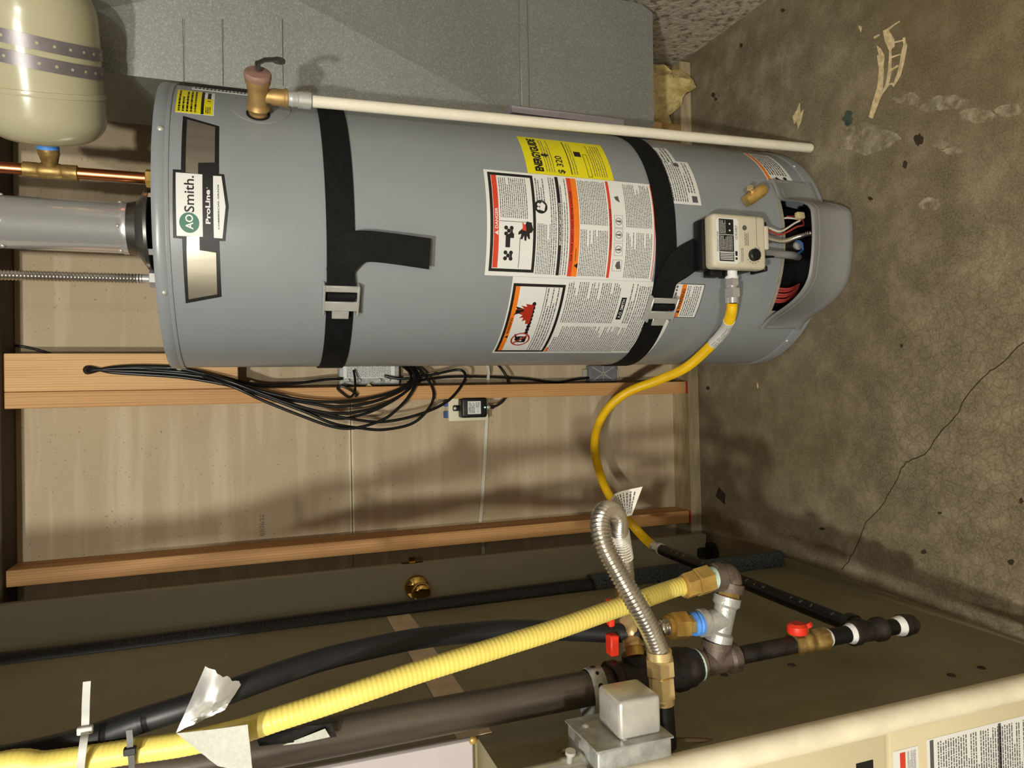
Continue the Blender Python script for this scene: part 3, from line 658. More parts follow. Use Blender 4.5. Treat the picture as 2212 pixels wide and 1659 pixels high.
# small labels
def slab_label(name, th0, th1, z0, z1, m, lab=None): return obj(name, MB().srect(hsurf, R_(th0)*HR, R_(th1)*HR, z0, z1, 0, .0005), m, wh, lab)
th = lambda x, y: math.degrees(hs(x, y)[0]/HR); zz = lambda x, y: hs(x, y)[1]
yt0, yt1 = th(420, 246), th(420, 198); a = slab_label('registration_label', yt0, yt1, zz(463, 225), zz(380, 225), 'label_white', 'small yellow and white registration sticker')
zA, zB = zz(380, 225), zz(463, 225); A0, A1 = R_(yt0)*HR, R_(yt1)*HR
obj('print', MB().srect(hsurf, A0, A1, zA-.042, zA, .0005, .0008).srect(hsurf, A0, A0+(A1-A0)*.62, zA-.062, zA-.047, .0005, .0008), 'label_yellow', a, smooth=0)
obj('print', MB().srect(hsurf, A0, A1, zA-.047, zA-.042, .0005, .0008).lines(hsurf, A0+.004, A1-.004, zA-.038, zA-.004, 5, .45, .0011, 41).lines(hsurf, A0+.004, A0+.026, zA-.060, zA-.05, 3, .45, .0011, 42).srect(hsurf, A0+(A1-A0)*.5, A1-.004, zB+.006, zB+.012, .0005, .0008), 'print_black', a, smooth=0)
a = slab_label('rating_plate', th(1500, 443), th(1500, 353), zz(1515, 442), zz(1432, 380), 'label_white', 'white rating plate sticker below the lower strap')
q0, q1 = R_(th(1500, 443))*HR, R_(th(1500, 353))*HR; g0, g1 = zz(1515, 442), zz(1432, 380)
obj('print', MB().lines(hsurf, q0+.006, q1-.006, g0+.03, g1-.006, 8, .4, .0008, 51).lines(hsurf, q0+.03, q1-.006, g0+.006, g0+.028, 3, .4, .0008, 52).srect(hsurf, q0+.006, q0+.022, g0+.008, g0+.022, .0005, .0007).srect(hsurf, q1-.02, q1-.008, g0+.03, g0+.044, .0005, .0007), 'print_grey', a, smooth=0)
a = slab_label('service_label', th(1440, 352), th(1440, 322), zz(1460, 350), zz(1415, 340), 'label_white')
obj('print', MB().lines(hsurf, R_(th(1440, 352))*HR+.003, R_(th(1440, 322))*HR-.003, zz(1460, 350)+.004, zz(1415, 340)-.002, 5, .4, .0008, 53), 'print_grey', a, smooth=0)
w0, w1 = R_(th(1490, 686))*HR, R_(th(1490, 613))*HR; g0, g1 = zz(1523, 615), zz(1440, 613)
a = obj('gas_warning_label', MB().srect(hsurf, w0, w1, g0, g1, 0, .0005), 'label_white', wh, 'small orange banded warning sticker')
mb = MB(); ring(mb, w0, w1, g0, g1, .0014, .0005, .0008); gm = zz(1478, 613); mb.text(hsurf, 'WARNING', w0+.022, w1-.012, gm-.0065, gm+.0020, .0013, .02); mb.spoly(hsurf, [(w0+.012, gm-.0065), (w0+.020, gm-.0065), (w0+.016, gm+.002)], .0008, .0012)
obj('print', mb, 'print_black', a, smooth=0)
obj('print', MB().srect(hsurf, w0+.002, w1-.002, gm-.008, gm+.0035, .0005, .0009), 'print_orange', a, smooth=0)
obj('print', MB().lines(hsurf, w0+.005, w1-.005, g0+.006, gm-.012, 7, .42, .0008, 61).lines(hsurf, w0+.005, w1-.005, gm+.007, g1-.004, 3, .42, .0008, 62), 'print_grey', a, smooth=0)
w0, w1 = R_(th(1690, 398))*HR, R_(th(1640, 335))*HR; g0, g1 = zz(1715, 397), zz(1660, 392)
a = obj('flood_warning_label', MB().srect(hsurf, w0, w1, g0, g1, 0, .0005), 'label_white', wh, 'white and orange sticker near the base')
obj('print', MB().srect(hsurf, w0+.002, w1-.002, g1-.011, g1-.002, .0005, .0008), 'print_orange', a, smooth=0)
mb = MB().lines(hsurf, w0+.03, w1-.006, g0+.006, g1-.016, 7, .42, .0008, 63); pict(mb, flame, w0+.016, g0+.022, .28, .0005, .0008); pict(mb, hand, w0+.016, (g0+g1)/2+.006, .4, .0005, .0008)
obj('print', mb, 'print_black', a, smooth=0)
w0, w1 = R_(58)*HR, R_(74)*HR
a = obj('spec_strip', MB().srect(hsurf, w0, w1, 1.30, 1.425, 0, .0005), 'label_white', wh); obj('print', MB().lines(hsurf, w0+.004, w1-.004, 1.31, 1.42, 16, .4, .0008, 64), 'print_grey', a, smooth=0)

# ---- relief valve, right shoulder
vt = R_(38.6); vn = Vector((math.sin(vt), -math.cos(vt), 0)); vo_ = hp(38.6, 1.306)
rv = obj('relief_valve', MB().lathe(vo_-vn*.02, vn, [(0, .0165), (.028, .0165), (.030, .019), (.036, .0215), (.042, .0185), (.046, .0175), (.070, .0185), (.082, .0205), (.086, .0225), (.092, .0225)], 28), 'bronze', wh, 'cast bronze temperature and pressure relief valve')
obj('port_hole', MB().lathe(vo_+vn*.0013, vn, [(0, .0215), (.0012, .0215)], 28), 'hole_black', wh)
pa = vo_+vn*.040
obj('outlet', MB().lathe(pa, (0, 0, -1), [(0, .012), (.02, .013), (.026, .0155), (.046, .0155), (.047, .0175), (.052, .0175)], 24), 'bronze', rv)
obj('valve_cap', MB().lathe(vo_+vn*.072, vn, [(0, .0225), (.003, .0238), (.010, .0238), (.0125, .022), (.0145, .012), (.015, .004)], 28), 'pink_cap', rv, 'pinkish enamelled cap')
lv = vo_+vn*.096; sd = Vector((math.cos(vt), math.sin(vt), 0))
mb = MB().cyl(lv-sd*.010, lv+sd*.010, .005, n=12)
mb.ribbon([lv+vn*.004+sd*.008, lv+vn*.012+sd*.008+Vector((0, 0, -.012)), lv+vn*.016+sd*.008+Vector((0, 0, -.034))], [lv+vn*.004-sd*.006, lv+vn*.012-sd*.006+Vector((0, 0, -.012)), lv+vn*.016-sd*.006+Vector((0, 0, -.034))], .0025)
mb.lathe(lv+vn*.014+sd*.001+Vector((0, 0, -.036)), vn, [(-.0018, .011), (.0018, .011)], 20)
obj('test_lever', mb, 'hood_metal', rv, 'dark metal lift lever')
# ---- drain cock
dv_ = hp(th(1622, 415), zz(1622, 415)); dn = nrm(th(1622, 415)); 
b0 = at(1612, 435, dv_.y-.035); b1 = at(1652, 407, dv_.y-.045)
dc = obj('drain_cock', MB().cyl(dv_-dn*.01, (b0+b1)/2, .010).lathe(b0, b1-b0, [(0, .013), (.012, .0145), ((b1-b0).length-.010, .0145), ((b1-b0).length, .011)], 20), 'brass', wh, 'brass drain cock')
sp_ = at(1622, 408, dv_.y-.05); obj('stem', MB().cyl((b0+b1)/2, sp_, .0048).hexn(sp_, sp_+(sp_-(b0+b1)/2).normalized()*.006, .008), 'pale_brass', dc)
obj('bore', MB().lathe(b1+(b1-b0).normalized()*.0003, b1-b0, [(0, .0065), (.0006, .0065)], 16), 'hole_black', dc)

# ---- burner compartment
vs = []; fs = []
for z in (.03, .15):
    for k in range(22): vs.append(hp(-41+k*3, z, -.055))
fs = [(k, k+1, 22+k+1, 22+k) for k in range(21)]
obj('burner_chamber', MB().add(vs, fs).prism([hp(-41+k*3, .03, -.056) for k in range(22)]+[hp(22-k*3, .03, -.001) for k in range(22)], (0, 0, .004)), 'black_plastic', wh)
vs = []; fs = []
for k in range(21):
    for nn, z in ((-.004, .1395), (.0035, .1385), (.0035, .1465), (-.004, .1455)): vs.append(hp(-39+k*3, z+.002, nn))
for k in range(20):
    for j in range(4): fs.append((4*k+j, 4*k+4+j, 4*k+4+(j+1) % 4, 4*k+(j+1) % 4))
obj('opening_lip', MB().add(vs, fs), 'gasket_grey', wh)
gp = hp(-3, .085, -.05); obj('burner_door', MB().lathe(gp, nrm(-3), [(0, .04), (.02, .04), (.026, .036), (.03, .02)], 30), 'dark_steel', wh)
obj('sight_glass', MB().lathe(gp+nrm(-3)*.03, nrm(-3), [(0, .012), (.006, .012), (.008, .008)], 20), 'zinc', wh)
for q in range(6): obj('copper_wire', MB().tube(spl([hp(-34+q*1.6, .142, -.04), hp(-33+q*1.5, .10, -.02+.004*(q % 2)), hp(-30+q*1.3, .055, -.03)], 6), .0028, 8), 'wire_red', wh)
# shroud that bulges in front of the burner opening
def bulge(t):
    a = min(max((t+44)/29, 0), 1); b = min(max((20-t)/14, 0), 1); f = lambda u: u*u*(3-2*u); return .085*min(f(a), f(b))
vs = []; fs = []; K = 42
for k in range(K+1):
    t = -46+76*k/K; n_ = bulge(t)
    e = n_/.085; ztp = .147-.006*e
    for dn_, z in ((.0008, .026), (.0045, .024), (.007, .030), (.0075, .040), (.0055, .044), (.0055, ztp-.016), (.0075, ztp-.012), (.0075, ztp-.004), (.004, ztp), (.0005, ztp-.002), (.0005, .028)):
        vs.append(hp(t, z, n_+dn_))
NP = 11
for k in range(K):
    for j in range(NP): fs.append((k*NP+j, (k+1)*NP+j, (k+1)*NP+(j+1) % NP, k*NP+(j+1) % NP))
fs += [tuple(range(NP)), tuple(reversed(range(K*NP, K*NP+NP)))]
sh = obj('burner_shroud', MB().add(vs, fs), 'shroud_grey', wh, 'grey bulging shroud around the burner opening')
obj('shroud_floor', MB().add([hp(-46+76*k/K, .030, bulge(-46+76*k/K)+.001) for k in range(K+1)]+[hp(-46+76*k/K, .030, -.001) for k in range(K+1)], [(k, k+1, K+2+k, K+1+k) for k in range(K)]), 'shroud_grey', sh)
for zf_ in (lambda e: .050, lambda e: .147-.006*e-.020):
    obj('bead', MB().tube([hp(t, zf_(bulge(t)/.085), bulge(t)+.0058) for t in [-42+66*k/44 for k in range(45)]], .0014, 8), 'shroud_grey', sh)
for t in (-45, 29): obj('shroud_tab', MB().rbox(hp(t, .090, .003), nrm(t+90), (0, 0, 1), nrm(t), (.010, .125, .006), .002, 2), 'shroud_grey', sh)

# ---- gas control valve
gx0, gx1, gz0, gz1, gy = .268, .385, .266, .404, -.656
gvc = Vector(((gx0+gx1)/2, gy+.018, (gz0+gz1)/2))
X_, Y_, Z_ = Vector((1, 0, 0)), Vector((0, 1, 0)), Vector((0, 0, 1))
gv = obj('gas_control', MB().rbox(gvc, X_, Y_, Z_, (gx1-gx0, .036, gz1-gz0), .010, 3), 'beige_plastic', wh, 'beige gas control valve box')
obj('valve_body', MB().rbox(gvc+Vector((-.002, .034, .008)), X_, Y_, Z_, (.112, .036, .130), .006, 2).cyl(gvc+Vector((0, .045, .01)), gvc+Vector((.005, .10, .01)), .024).rbox(gvc+Vector((-.062, .035, .035)), X_, Y_, Z_, (.016, .03, .03), .003, 2).rbox(gvc+Vector((-.062, .035, -.005)), X_, Y_, Z_, (.016, .03, .034), .003, 2), 'black_plastic', gv, 'black rear valve body')
gs = plane_surf((gx0, gy-.0002, gz0), (1, 0, 0), (0, 0, 1))     # front face, s right, t up
fw, fh = gx1-gx0, gz1-gz0
lb = obj('code_label', MB().spoly(gs, [(.009, .080), (.015, .074), (.100, .074), (.106, .080), (.106, .126), (.100, .132), (.015, .132), (.009, .126)], 0, .0006, 1), 'label_white', gv, 'black and white status code label', smooth=0)
obj('print', MB().srect(gs, .014, .104, .087, .124, .0006, .0009, 1), 'print_black', lb, smooth=0)
mb = MB()
mb.srect(gs, .0335, .0345, .087, .124, .0009, .0011, 1).srect(gs, .070, .071, .087, .124, .0009, .0011, 1)
mb.lines(gs, .037, .068, .089, .122, 9, .35, .0012, 71).lines(gs, .073, .101, .106, .122, 5, .35, .0012, 73)
for a_ in (.017, .0205, .024, .0275, .031): mb.srect(gs, a_, a_+.0016, .089, .122, .0009, .0011, 1)
for a_ in (.080, .094): mb.spoly(gs, [(a_+.002*math.cos(2*PI*k/10), .097+.002*math.sin(2*PI*k/10)) for k in range(10)], .0009, .0012, 1)
obj('print', mb, 'label_white', lb, smooth=0)
obj('print', MB().text(gs, 'STATUS LIGHT CODE', .034, .076, .1255, .1300, .0010, .01).text(gs, '1/2 PSI INPUT', .062, .092, .077, .0835, .0010, .01).lines(gs, .018, .045, .077, .084, 1, .8, .0010, 74), 'print_black', lb, smooth=0)
kc = gs(.030, .036, 0)
kb = obj('knob', MB().lathe(kc, (0, -1, 0), [(0, .0135), (.008, .013), (.010, .011), (.0105, .004)], 28), 'black_plastic', gv, 'black round temperature knob')
mb = MB()
for k in range(10):
    t = R_(-20-k*24); p_ = (.030+.0175*math.cos(t), .036+.0175*math.sin(t)); mb.spoly(gs, [(p_[0]-.0006, p_[1]-.002), (p_[0]+.0006, p_[1]-.002), (p_[0]+.0006, p_[1]+.002), (p_[0]-.0006, p_[1]+.002)], 0, .0003, 1)
mb.lines(gs, .050, .078, .046, .058, 3, .4, .0003, 75).lines(gs, .014, .045, .061, .068, 2, .4, .0003, 76)
obj('print', mb, 'print_grey', gv, smooth=0)
obj('lens', MB().lathe(gs(.088, .058, 0), (0, -1, 0), [(0, .0055), (.001, .0055), (.0005, .0045), (-.003, .004)], 20), 'print_grey', gv)
obj('cover_seam', MB().srect(gs, .052, .113, .0265, .0272, 0, .0003, 1).spoly(gs, [(.052, .0265), (.052, .0272), (.044, .0195), (.0445, .019)], 0, .0003, 1), 'print_grey', gv, smooth=0)
obj('bottom_cover', MB().rbox(gvc+Vector((.012, 0, -.070)), X_, Y_, Z_, (.052, .034, .012), .003, 2), 'beige_plastic', gv)
for x in (.374, .278): obj('clip', MB().rbox((x-.006, gy+.03, gz0-.001), X_, Y_, Z_, (.012, .05, .010), .002, 1), 'black_plastic', gv)
# wires from the control down into the opening
def wire(name, P, r, m, **k): return obj(name, MB().tube(spl(P, 8), r, 8), m, gv, **k)
wb0 = Vector((.372, gy+.03, gz0-.004))
wire('red_wire', [wb0, (.366, gy+.045, .22), (.362, gy+.055, .18), hp(3, .13, .03), hp(5, .10, .02), hp(10, .09, .0), hp(12, .11, -.02)], .0022, 'wire_red')
wire('white_wire', [wb0+Vector((.003, 0, 0)), (.371, gy+.040, .225), (.368, gy+.05, .185), hp(4.5, .135, .028), hp(7, .11, .02), hp(10, .125, -.01), hp(9, .135, -.03)], .0022, 'wire_white')
obj('connector', MB().rbox(hp(8, .118, .03), nrm(98), nrm(8), Z_, (.016, .012, .022), .003, 2), 'amber_plastic', gv)
P = spl([Vector((.348, gy+.035, gz0)), (.350, gy+.05, .225), (.348, gy+.06, .17), hp(-1, .125, .03), hp(0, .10, .045), hp(-2, .07, .03)], 10)
obj('igniter_conduit', corrugated(P, .0058, .0042, .0012, 12, 6), 'stainless', gv)
P = spl([Vector((.305, gy+.04, gz0)), (.308, gy+.05, .22), hp(-9, .16, .02), hp(-8, .12, .02), hp(-6, .095, .01)], 8); obj('black_lead', MB().tube(P[:22], .0028, 8), 'black_plastic', gv); obj('blue_lead', MB().tube(P[21:]+[hp(-3, .10, .012), hp(-2, .115, .01)], .0028, 8), 'wire_blue', gv)
obj('gas_feed_tube', MB().tube(spl([Vector((.318, gy+.045, gz0)), (.318, gy+.06, .20), hp(-9, .145, .03), hp(-9, .09, -.01)], 8), .009, 14), 'shroud_grey', gv)
gi = Vector((gx0-.002, gy+.040, .330))
obj('inlet_nipple', MB().cyl(gi+Vector((.03, 0, 0)), gi+Vector((-.012, 0, 0)), .0125).cyl(gi+Vector((-.008, 0, 0)), gi+Vector((-.014, 0, 0)), .0145), 'sealant_white', gv)

# ================================================================== SEISMIC STRAPS
def strap(name, label, zf, th0=-176, th1=176, wd=.052):
    t_ = thing(name, label, 'strap', hp(0, zf(0), .002), 'seismic straps around the water heater')
    L = [hp(t, zf(t)+wd/2, .0022) for t in range(th0, th1+1, 3)]; Rr = [hp(t, zf(t)-wd/2, .0022) for t in range(th0, th1+1, 3)]
    obj('webbing', MB().ribbon(L, Rr, .0022), 'strap_black', t_); return t_
def buckle(t_, deg, z, wd=.052):
    nb = nrm(deg); sb = nrm(deg+90); c = hp(deg, z, .004); up = Vector((0, 0, 1))
    b = obj('buckle', MB().rbox(c+up*(wd/2+.006)+nb*.008, sb, up, nb, (.062, .005, .020), .0015, 1).rbox(c-up*(wd/2+.006)+nb*.008, sb, up, nb, (.062, .005, .020), .0015, 1)
            .rbox(c+sb*.024+nb*.014, sb, up, nb, (.013, wd+.012, .005), .0015, 1).rbox(c-sb*.012+nb*.015, sb, up, nb, (.020, wd+.012, .005), .0015, 1)
            .rbox(c-sb*.030+nb*.013, sb, up, nb, (.020, wd*.62, .003), .001, 1), 'zinc', t_, 'zinc plated cam buckle')
    obj('roller_wrap', MB().cyl(c+sb*.008-up*wd/2+nb*.012, c+sb*.008+up*wd/2+nb*.012, .0085, n=16), 'strap_black', b)
def tail(t_, pts): # pts: (edge a (deg,z,n), edge b (deg,z,n))
    A = spl([hp(*a) for a, b in pts], 6); B = spl([hp(*b) for a, b in pts], 6); obj('loose_end', MB().ribbon(A, B, .0022), 'strap_black', t_)
zf1 = lambda t: 1.1665-.0055*math.sin(R_(min(max(-t, -60), 60)))-.0015
s1_ = strap('seismic_strap', 'black webbing strap with zinc buckle around the upper part of the water heater', zf1)
b1d = th(738, 640); buckle(s1_, b1d, zf1(b1d))
z_1 = zf1(-20)
tail(s1_, [((b1d+3, z_1+.026, .014), (b1d+3, z_1-.026, .014)), ((b1d+9, z_1+.026, .013), (b1d+8, z_1-.026, .013)), ((b1d+13, z_1+.026, .012), (b1d+10, z_1-.024, .014)),
           ((b1d+22, z_1+.010, .016), (b1d+12.5, z_1-.030, .020)), ((b1d+25, z_1-.020, .020), (b1d+14.5, z_1-.040, .026)), ((b1d+25.5, z_1-.05, .022), (b1d+15, z_1-.058, .028)), ((b1d+25, z_1-.10, .024), (b1d+14.5, z_1-.10, .030)), ((b1d+24, z_1-.165, .030), (b1d+13.5, z_1-.162, .036))])
zf2 = lambda t: .465 if t > 0 else .465-.018*min(-t/53, 1.7)
s2_ = strap('seismic_strap', 'black webbing strap with zinc buckle around the lower labels of the water heater', zf2)
b2d = th(1425, 662); buckle(s2_, b2d, zf2(b2d)); z_2 = zf2(-15)
tail(s2_, [((b2d+3, z_2+.024, .014), (b2d+3, z_2-.026, .014)), ((b2d+10, z_2+.024, .014), (b2d+9, z_2-.026, .014)), ((b2d+16, z_2+.020, .013), (b2d+12, z_2-.028, .016)),
           ((b2d+25, z_2-.004, .018), (b2d+15, z_2-.046, .022)), ((b2d+30, z_2-.045, .022), (b2d+19, z_2-.072, .026)), ((b2d+33, z_2-.09, .024), (b2d+22, z_2-.098, .026)), ((b2d+34, z_2-.14, .020), (b2d+23, z_2-.14, .022))])

# discharge pipe of the relief valve
pt = pa+Vector((0, 0, -.05)); pb = at(1768, 322, pt.y-.006); pb.z = .03
dp = thing('discharge_pipe', 'straight white plastic discharge pipe running down the right of the water heater', 'pipe', pb)
obj('pipe', MB().lathe(pt+Vector((0, 0, -.040)), pb-(pt+Vector((0, 0, -.040))), [(0, .0112), ((pb-pt).length-.044, .0112), ((pb-pt).length-.0405, .0095)], 24), 'pvc_white', dp)
obj('threaded_adapter', MB().lathe(pt, (0, 0, -1), [(0, .0135), (.002, .0145), (.006, .0135), (.009, .0145), (.013, .0138), (.020, .0138), (.022, .0155), (.044, .0155), (.046, .0135)], 24), 'zinc', dp, 'grey metal threaded adapter')

# ================================================================== FLUE, COLD AND HOT LINES, EXPANSION TANK
fc = Vector((HX, HY, 1.476))
fp_ = thing('flue_pipe', 'shiny round metal flue pipe rising from the top of the water heater', 'flue pipe', fc)
obj('pipe', MB().lathe(fc+Vector((0, 0, .082)), (0, 0, 1), [(0, .0525), (.009, .0535), (.012, .0515), (.9, .0515)], 48, False), 'chrome', fp_)
hd = obj('draft_hood', MB().lathe(fc, (0, 0, 1), [(.040, .083), (.041, .085), (.047, .084), (.062, .060), (.070, .0515), (.090, .051)], 48, False, False).lathe(fc, (0, 0, 1), [(.040, .083), (.046, .082), (.061, .058), (.09, .0495)], 48, False, False), 'hood_metal', fp_, 'dull flared draft hood')
obj('baffle', MB().lathe(fc, (0, 0, 1), [(.0, .052), (.044, .050), (.055, .02)], 32), 'hole_black', hd)
for k in range(4):
    t = R_(45+90*k); q = fc+Vector((.081*math.cos(t), .081*math.sin(t), .0)); obj('leg', MB().rbox(q+Vector((0, 0, .021)), (math.cos(t), math.sin(t), 0), (-math.sin(t), math.cos(t), 0), Z_, (.002, .014, .044), .0006, 1), 'zinc', hd)
for a_ in (-70, -8, 62):
    for zq in (.095, .298): obj('screw', dome(fc+Vector((0, 0, zq))+nrm(a_)*.0535, nrm(a_), .004, .8), 'zinc', fp_)

cp = at(315, 385, -.33); cp.z = 1.478
cl = thing('cold_water_pipe', 'copper cold water pipe with brass tee on top of the water heater', 'pipe', cp)
tz = at(110, 367, -.33).z; c0 = Vector((cp.x, cp.y, 0))
obj('pipe', MB().cyl(c0+Z_*(1.515), c0+Z_*(tz-.035), .0111), 'copper', cl); obj('pipe', MB().cyl(c0+Z_*(tz+.035), c0+Z_*2.42, .0111), 'copper', cl)
obj('union_nut', MB().hexn(c0+Z_*1.492, c0+Z_*1.520, .0185).cyl(c0+Z_*1.474, c0+Z_*1.495, .0125), 'brass', cl)
TA = R_(25); td = Vector((math.cos(TA), -math.sin(TA), 0)); tc_ = c0+Z_*tz
obj('tee', MB().lathe(tc_-Z_*.046, Z_, [(0, .0132), (.001, .0145), (.024, .0145), (.026, .0135), (.030, .0150), (.062, .0150), (.066, .0135), (.068, .0145), (.091, .0145), (.092, .0132)], 28).lathe(tc_, td, [(0, .010), (.012, .013), (.028, .017), (.031, .0185), (.044, .0185)], 28), 'dull_brass', cl, 'brass tee fitting')

et = thing('expansion_tank', 'cream enamelled expansion tank held sideways by two perforated straps', 'tank', tc_+td*.2)
TR = .104
prof = [(0, .016)]+[(.0+.055*(1-math.cos(R_(a))), .016+(TR-.016)*math.sin(R_(a))**.75) for a in (10, 20, 30, 40, 50, 60, 70, 80, 90)]
prof += [(.090, TR), (.0905, TR+.002), (.095, TR+.0025), (.0995, TR+.002), (.100, TR-.001), (.20, TR), (.225, TR)]+[(.225+.07*math.sin(R_(a)), TR*math.cos(R_(a))**.6) for a in (15, 30, 45, 60, 75, 88)]
to = tc_+td*.050
obj('shell', MB().lathe(to, td, prof, 72), 'tank_cream', et)
obj('nipple', MB().cyl(tc_+td*.044, tc_+td*.060, .0145), 'tank_cream', et); obj('sealing_tape', MB().lathe(tc_+td*.040, td, [(0, .0178), (.001, .0188), (.010, .0185), (.014, .0165)], 24), 'blue_tape', et, 'blue thread seal')
ts = thing('tank_hanger', 'pair of grey perforated hanger straps wrapped around the expansion tank', 'strap', to+td*.16+Z_*.3)
e1 = Vector((0, 0, 1)); e2 = td.cross(e1)
for h0 in (.138, .170):
    mb = MB(); K = 60; vs = []; fs = []
    for k in range(K):
        t = 2*PI*k/K; r_ = e1*math.cos(t)+e2*math.sin(t); sl = .012*math.cos(t)
        for h, rr_ in ((0, TR+.0004), (0, TR+.002), (.022, TR+.002), (.022, TR+.0004)): vs.append(to+td*(h0+h+sl)+r_*rr_)
    for k in range(K):
        for j in range(4): fs.append((4*k+j, 4*((k+1) % K)+j, 4*((k+1) % K)+(j+1) % 4, 4*k+(j+1) % 4))
    bd_ = obj('band', mb.add(vs, fs), 'strap_lavender', ts)
    mb = MB()
    for k in range(26):
        t = 2*PI*(k+.5)/26; r_ = e1*math.cos(t)+e2*math.sin(t); mb.lathe(to+td*(h0+.011+.012*math.cos(t))+r_*(TR+.0019), r_, [(0, .0026), (.0004, .0026)], 10)
    obj('holes', mb, 'tank_cream', bd_)
    obj('riser', MB().rbox(to+td*(h0+.023)+Z_*(TR+.25), td, e2, Z_, (.022, .0016, .5), .0005, 1), 'strap_lavender', bd_)

hp0 = at(310, 602, -.28)
hl = thing('hot_water_connector', 'ribbed stainless flexible hot water connector left of the flue', 'hose', (hp0.x, hp0.y, 1.478))
h0 = Vector((hp0.x, hp0.y, 0))
obj('ribbed_hose', corrugated([h0+Z_*1.535, h0+Z_*1.66+Vector((-.001, 0, 0)), h0+Z_*1.80+Vector((-.001, .004, 0)), h0+Z_*2.05], .0102, .0062, .0022, 20, 6), 'stainless', hl)
obj('collar', MB().cyl(h0+Z_*1.518, h0+Z_*1.545, .0088), 'chrome', hl); obj('union_nut', MB().hexn(h0+Z_*1.497, h0+Z_*1.522, .0185).cyl(h0+Z_*1.474, h0+Z_*1.5, .0135), 'chrome', hl)

# ================================================================== FURNACE
def fx(Y): return -.461-.006*(-.385-Y)/.755
fu = thing('furnace', 'beige metal furnace cabinet with coil cabinet on top at the left', 'furnace', (-.72, -.76, 0))
FY0, FY1, CY = -1.14, -.385, -.964
def cab(z0, z1, y0, y1, x0=-1.0): return MB().prism([(fx(y1), y1, z0), (x0, y1, z0), (x0, y0, z0), (fx(y0), y0, z0)], (0, 0, z1-z0))
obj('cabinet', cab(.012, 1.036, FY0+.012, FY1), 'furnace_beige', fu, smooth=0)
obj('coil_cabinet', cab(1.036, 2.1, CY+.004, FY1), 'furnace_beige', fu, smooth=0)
obj('coil_access_panel', MB().rbox((-.728, CY, 1.52), X_, Y_, Z_, (.530, .010, .955), .003, 1), 'coil_white', fu, 'off-white coil access panel')
sc_ = at(1022, 1599, CY-.006); obj('panel_screw', dome(sc_, (0, -1, 0), .006), 'brass', fu)
ps = at(1912, 1598, FY0); seam_z = ps.z
obj('upper_front_panel', MB().rbox((-.735, FY0+.004, (seam_z+.003+1.034)/2), X_, Y_, Z_, (.528, .016, 1.034-seam_z-.003), .004, 2), 'furnace_front', fu)
obj('lower_front_panel', MB().rbox((-.735, FY0+.004, (.015+seam_z-.003)/2), X_, Y_, Z_, (.528, .016, seam_z-.018), .004, 2), 'furnace_front', fu)
fs_ = plane_surf((0, FY0-.0042, 0), (1, 0, 0), (0, 0, 1))
def frect(mb, x0, x1, y0, y1, n0=0, n1=.0005):
    a_ = at(x1, y1, FY0-.0042); b_ = at(x0, y0, FY0-.0042); mb.srect(fs_, a_.x, b_.x, a_.z, b_.z, n0, n1, 1); return (a_.x, b_.x, a_.z, b_.z)
mb = MB(); e_ = frect(mb, 1929, 1985, 1624, 1700); a = obj('caution_label', mb, 'label_white', fu, 'small red striped caution sticker', smooth=0)
mb = MB(); mb.srect(fs_, e_[0]+.003, e_[1]-.004, e_[3]-.022, e_[3]-.012, .0005, .0008, 1); obj('print', mb, 'print_red', a, smooth=0)
obj('print', MB().lines(fs_, e_[0]+.003, e_[1]-.004, e_[2]+.004, e_[3]-.026, 8, .4, .0008, 81), 'print_grey', a, smooth=0)
mb = MB(); a_ = at(2002, 1604, FY0-.0042); mb.srect(fs_, a_.x-.18, a_.x+.004, .03, a_.z, 0, .0005, 1); a = obj('instruction_label', mb, 'label_white', fu, 'large grey printed instruction sticker', smooth=0)
mb = MB().lines(fs_, a_.x-.176, a_.x-.002, .04, a_.z-.02, 70, .45, .0008, 82).srect(fs_, a_.x-.178, a_.x+.002, a_.z-.012, a_.z-.005, .0005, .0008, 1).srect(fs_, a_.x-.178, a_.x+.002, a_.z-.150, a_.z-.144, .0005, .0008, 1); obj('print', mb, 'print_grey', a, smooth=0)
tp = lambda Y, z, n=0: Vector((fx(Y)+.0006+n, Y, z))
obj('joint_tape', MB().ribbon([tp(-.39-.57*k/10, 1.063+random.uniform(-.001, .001), random.uniform(0, .001)) for k in range(11)], [tp(-.39-.57*k/10, 1.013+random.uniform(-.001, .001), random.uniform(0, .001)) for k in range(11)], .0008), 'joint_tape', fu, 'peeling beige tape over the cabinet joint')
for x, y in ((1565, 1458), (1710, 1437), (2055, 1459), (2120, 1443)):
    d = ray(x, y); lo_, hi_ = .2, 3.
    for _ in range(40):
        mid_ = (lo_+hi_)/2; P = CAM+d*mid_
        if P.x > fx(P.y): lo_ = mid_
        else: hi_ = mid_
    obj('knockout_plug', dome(CAM+d*lo_, (1, 0, 0), .007, .4), 'stain_dark', fu)
obj('side_crease', MB().ribbon([tp(-.885, 1.01), tp(-.885, .62)], [tp(-.888, 1.01), tp(-.888, .62)], .0006), 'furnace_beige', fu, smooth=0)
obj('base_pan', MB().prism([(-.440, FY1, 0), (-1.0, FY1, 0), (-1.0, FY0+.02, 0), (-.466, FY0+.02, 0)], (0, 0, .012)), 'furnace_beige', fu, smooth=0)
slot = at(1868, 1655, FY0-.0045); obj('latch_slot', MB().rbox(slot, X_, Y_, Z_, (.012, .001, .03), 0), 'hole_black', fu, smooth=0)

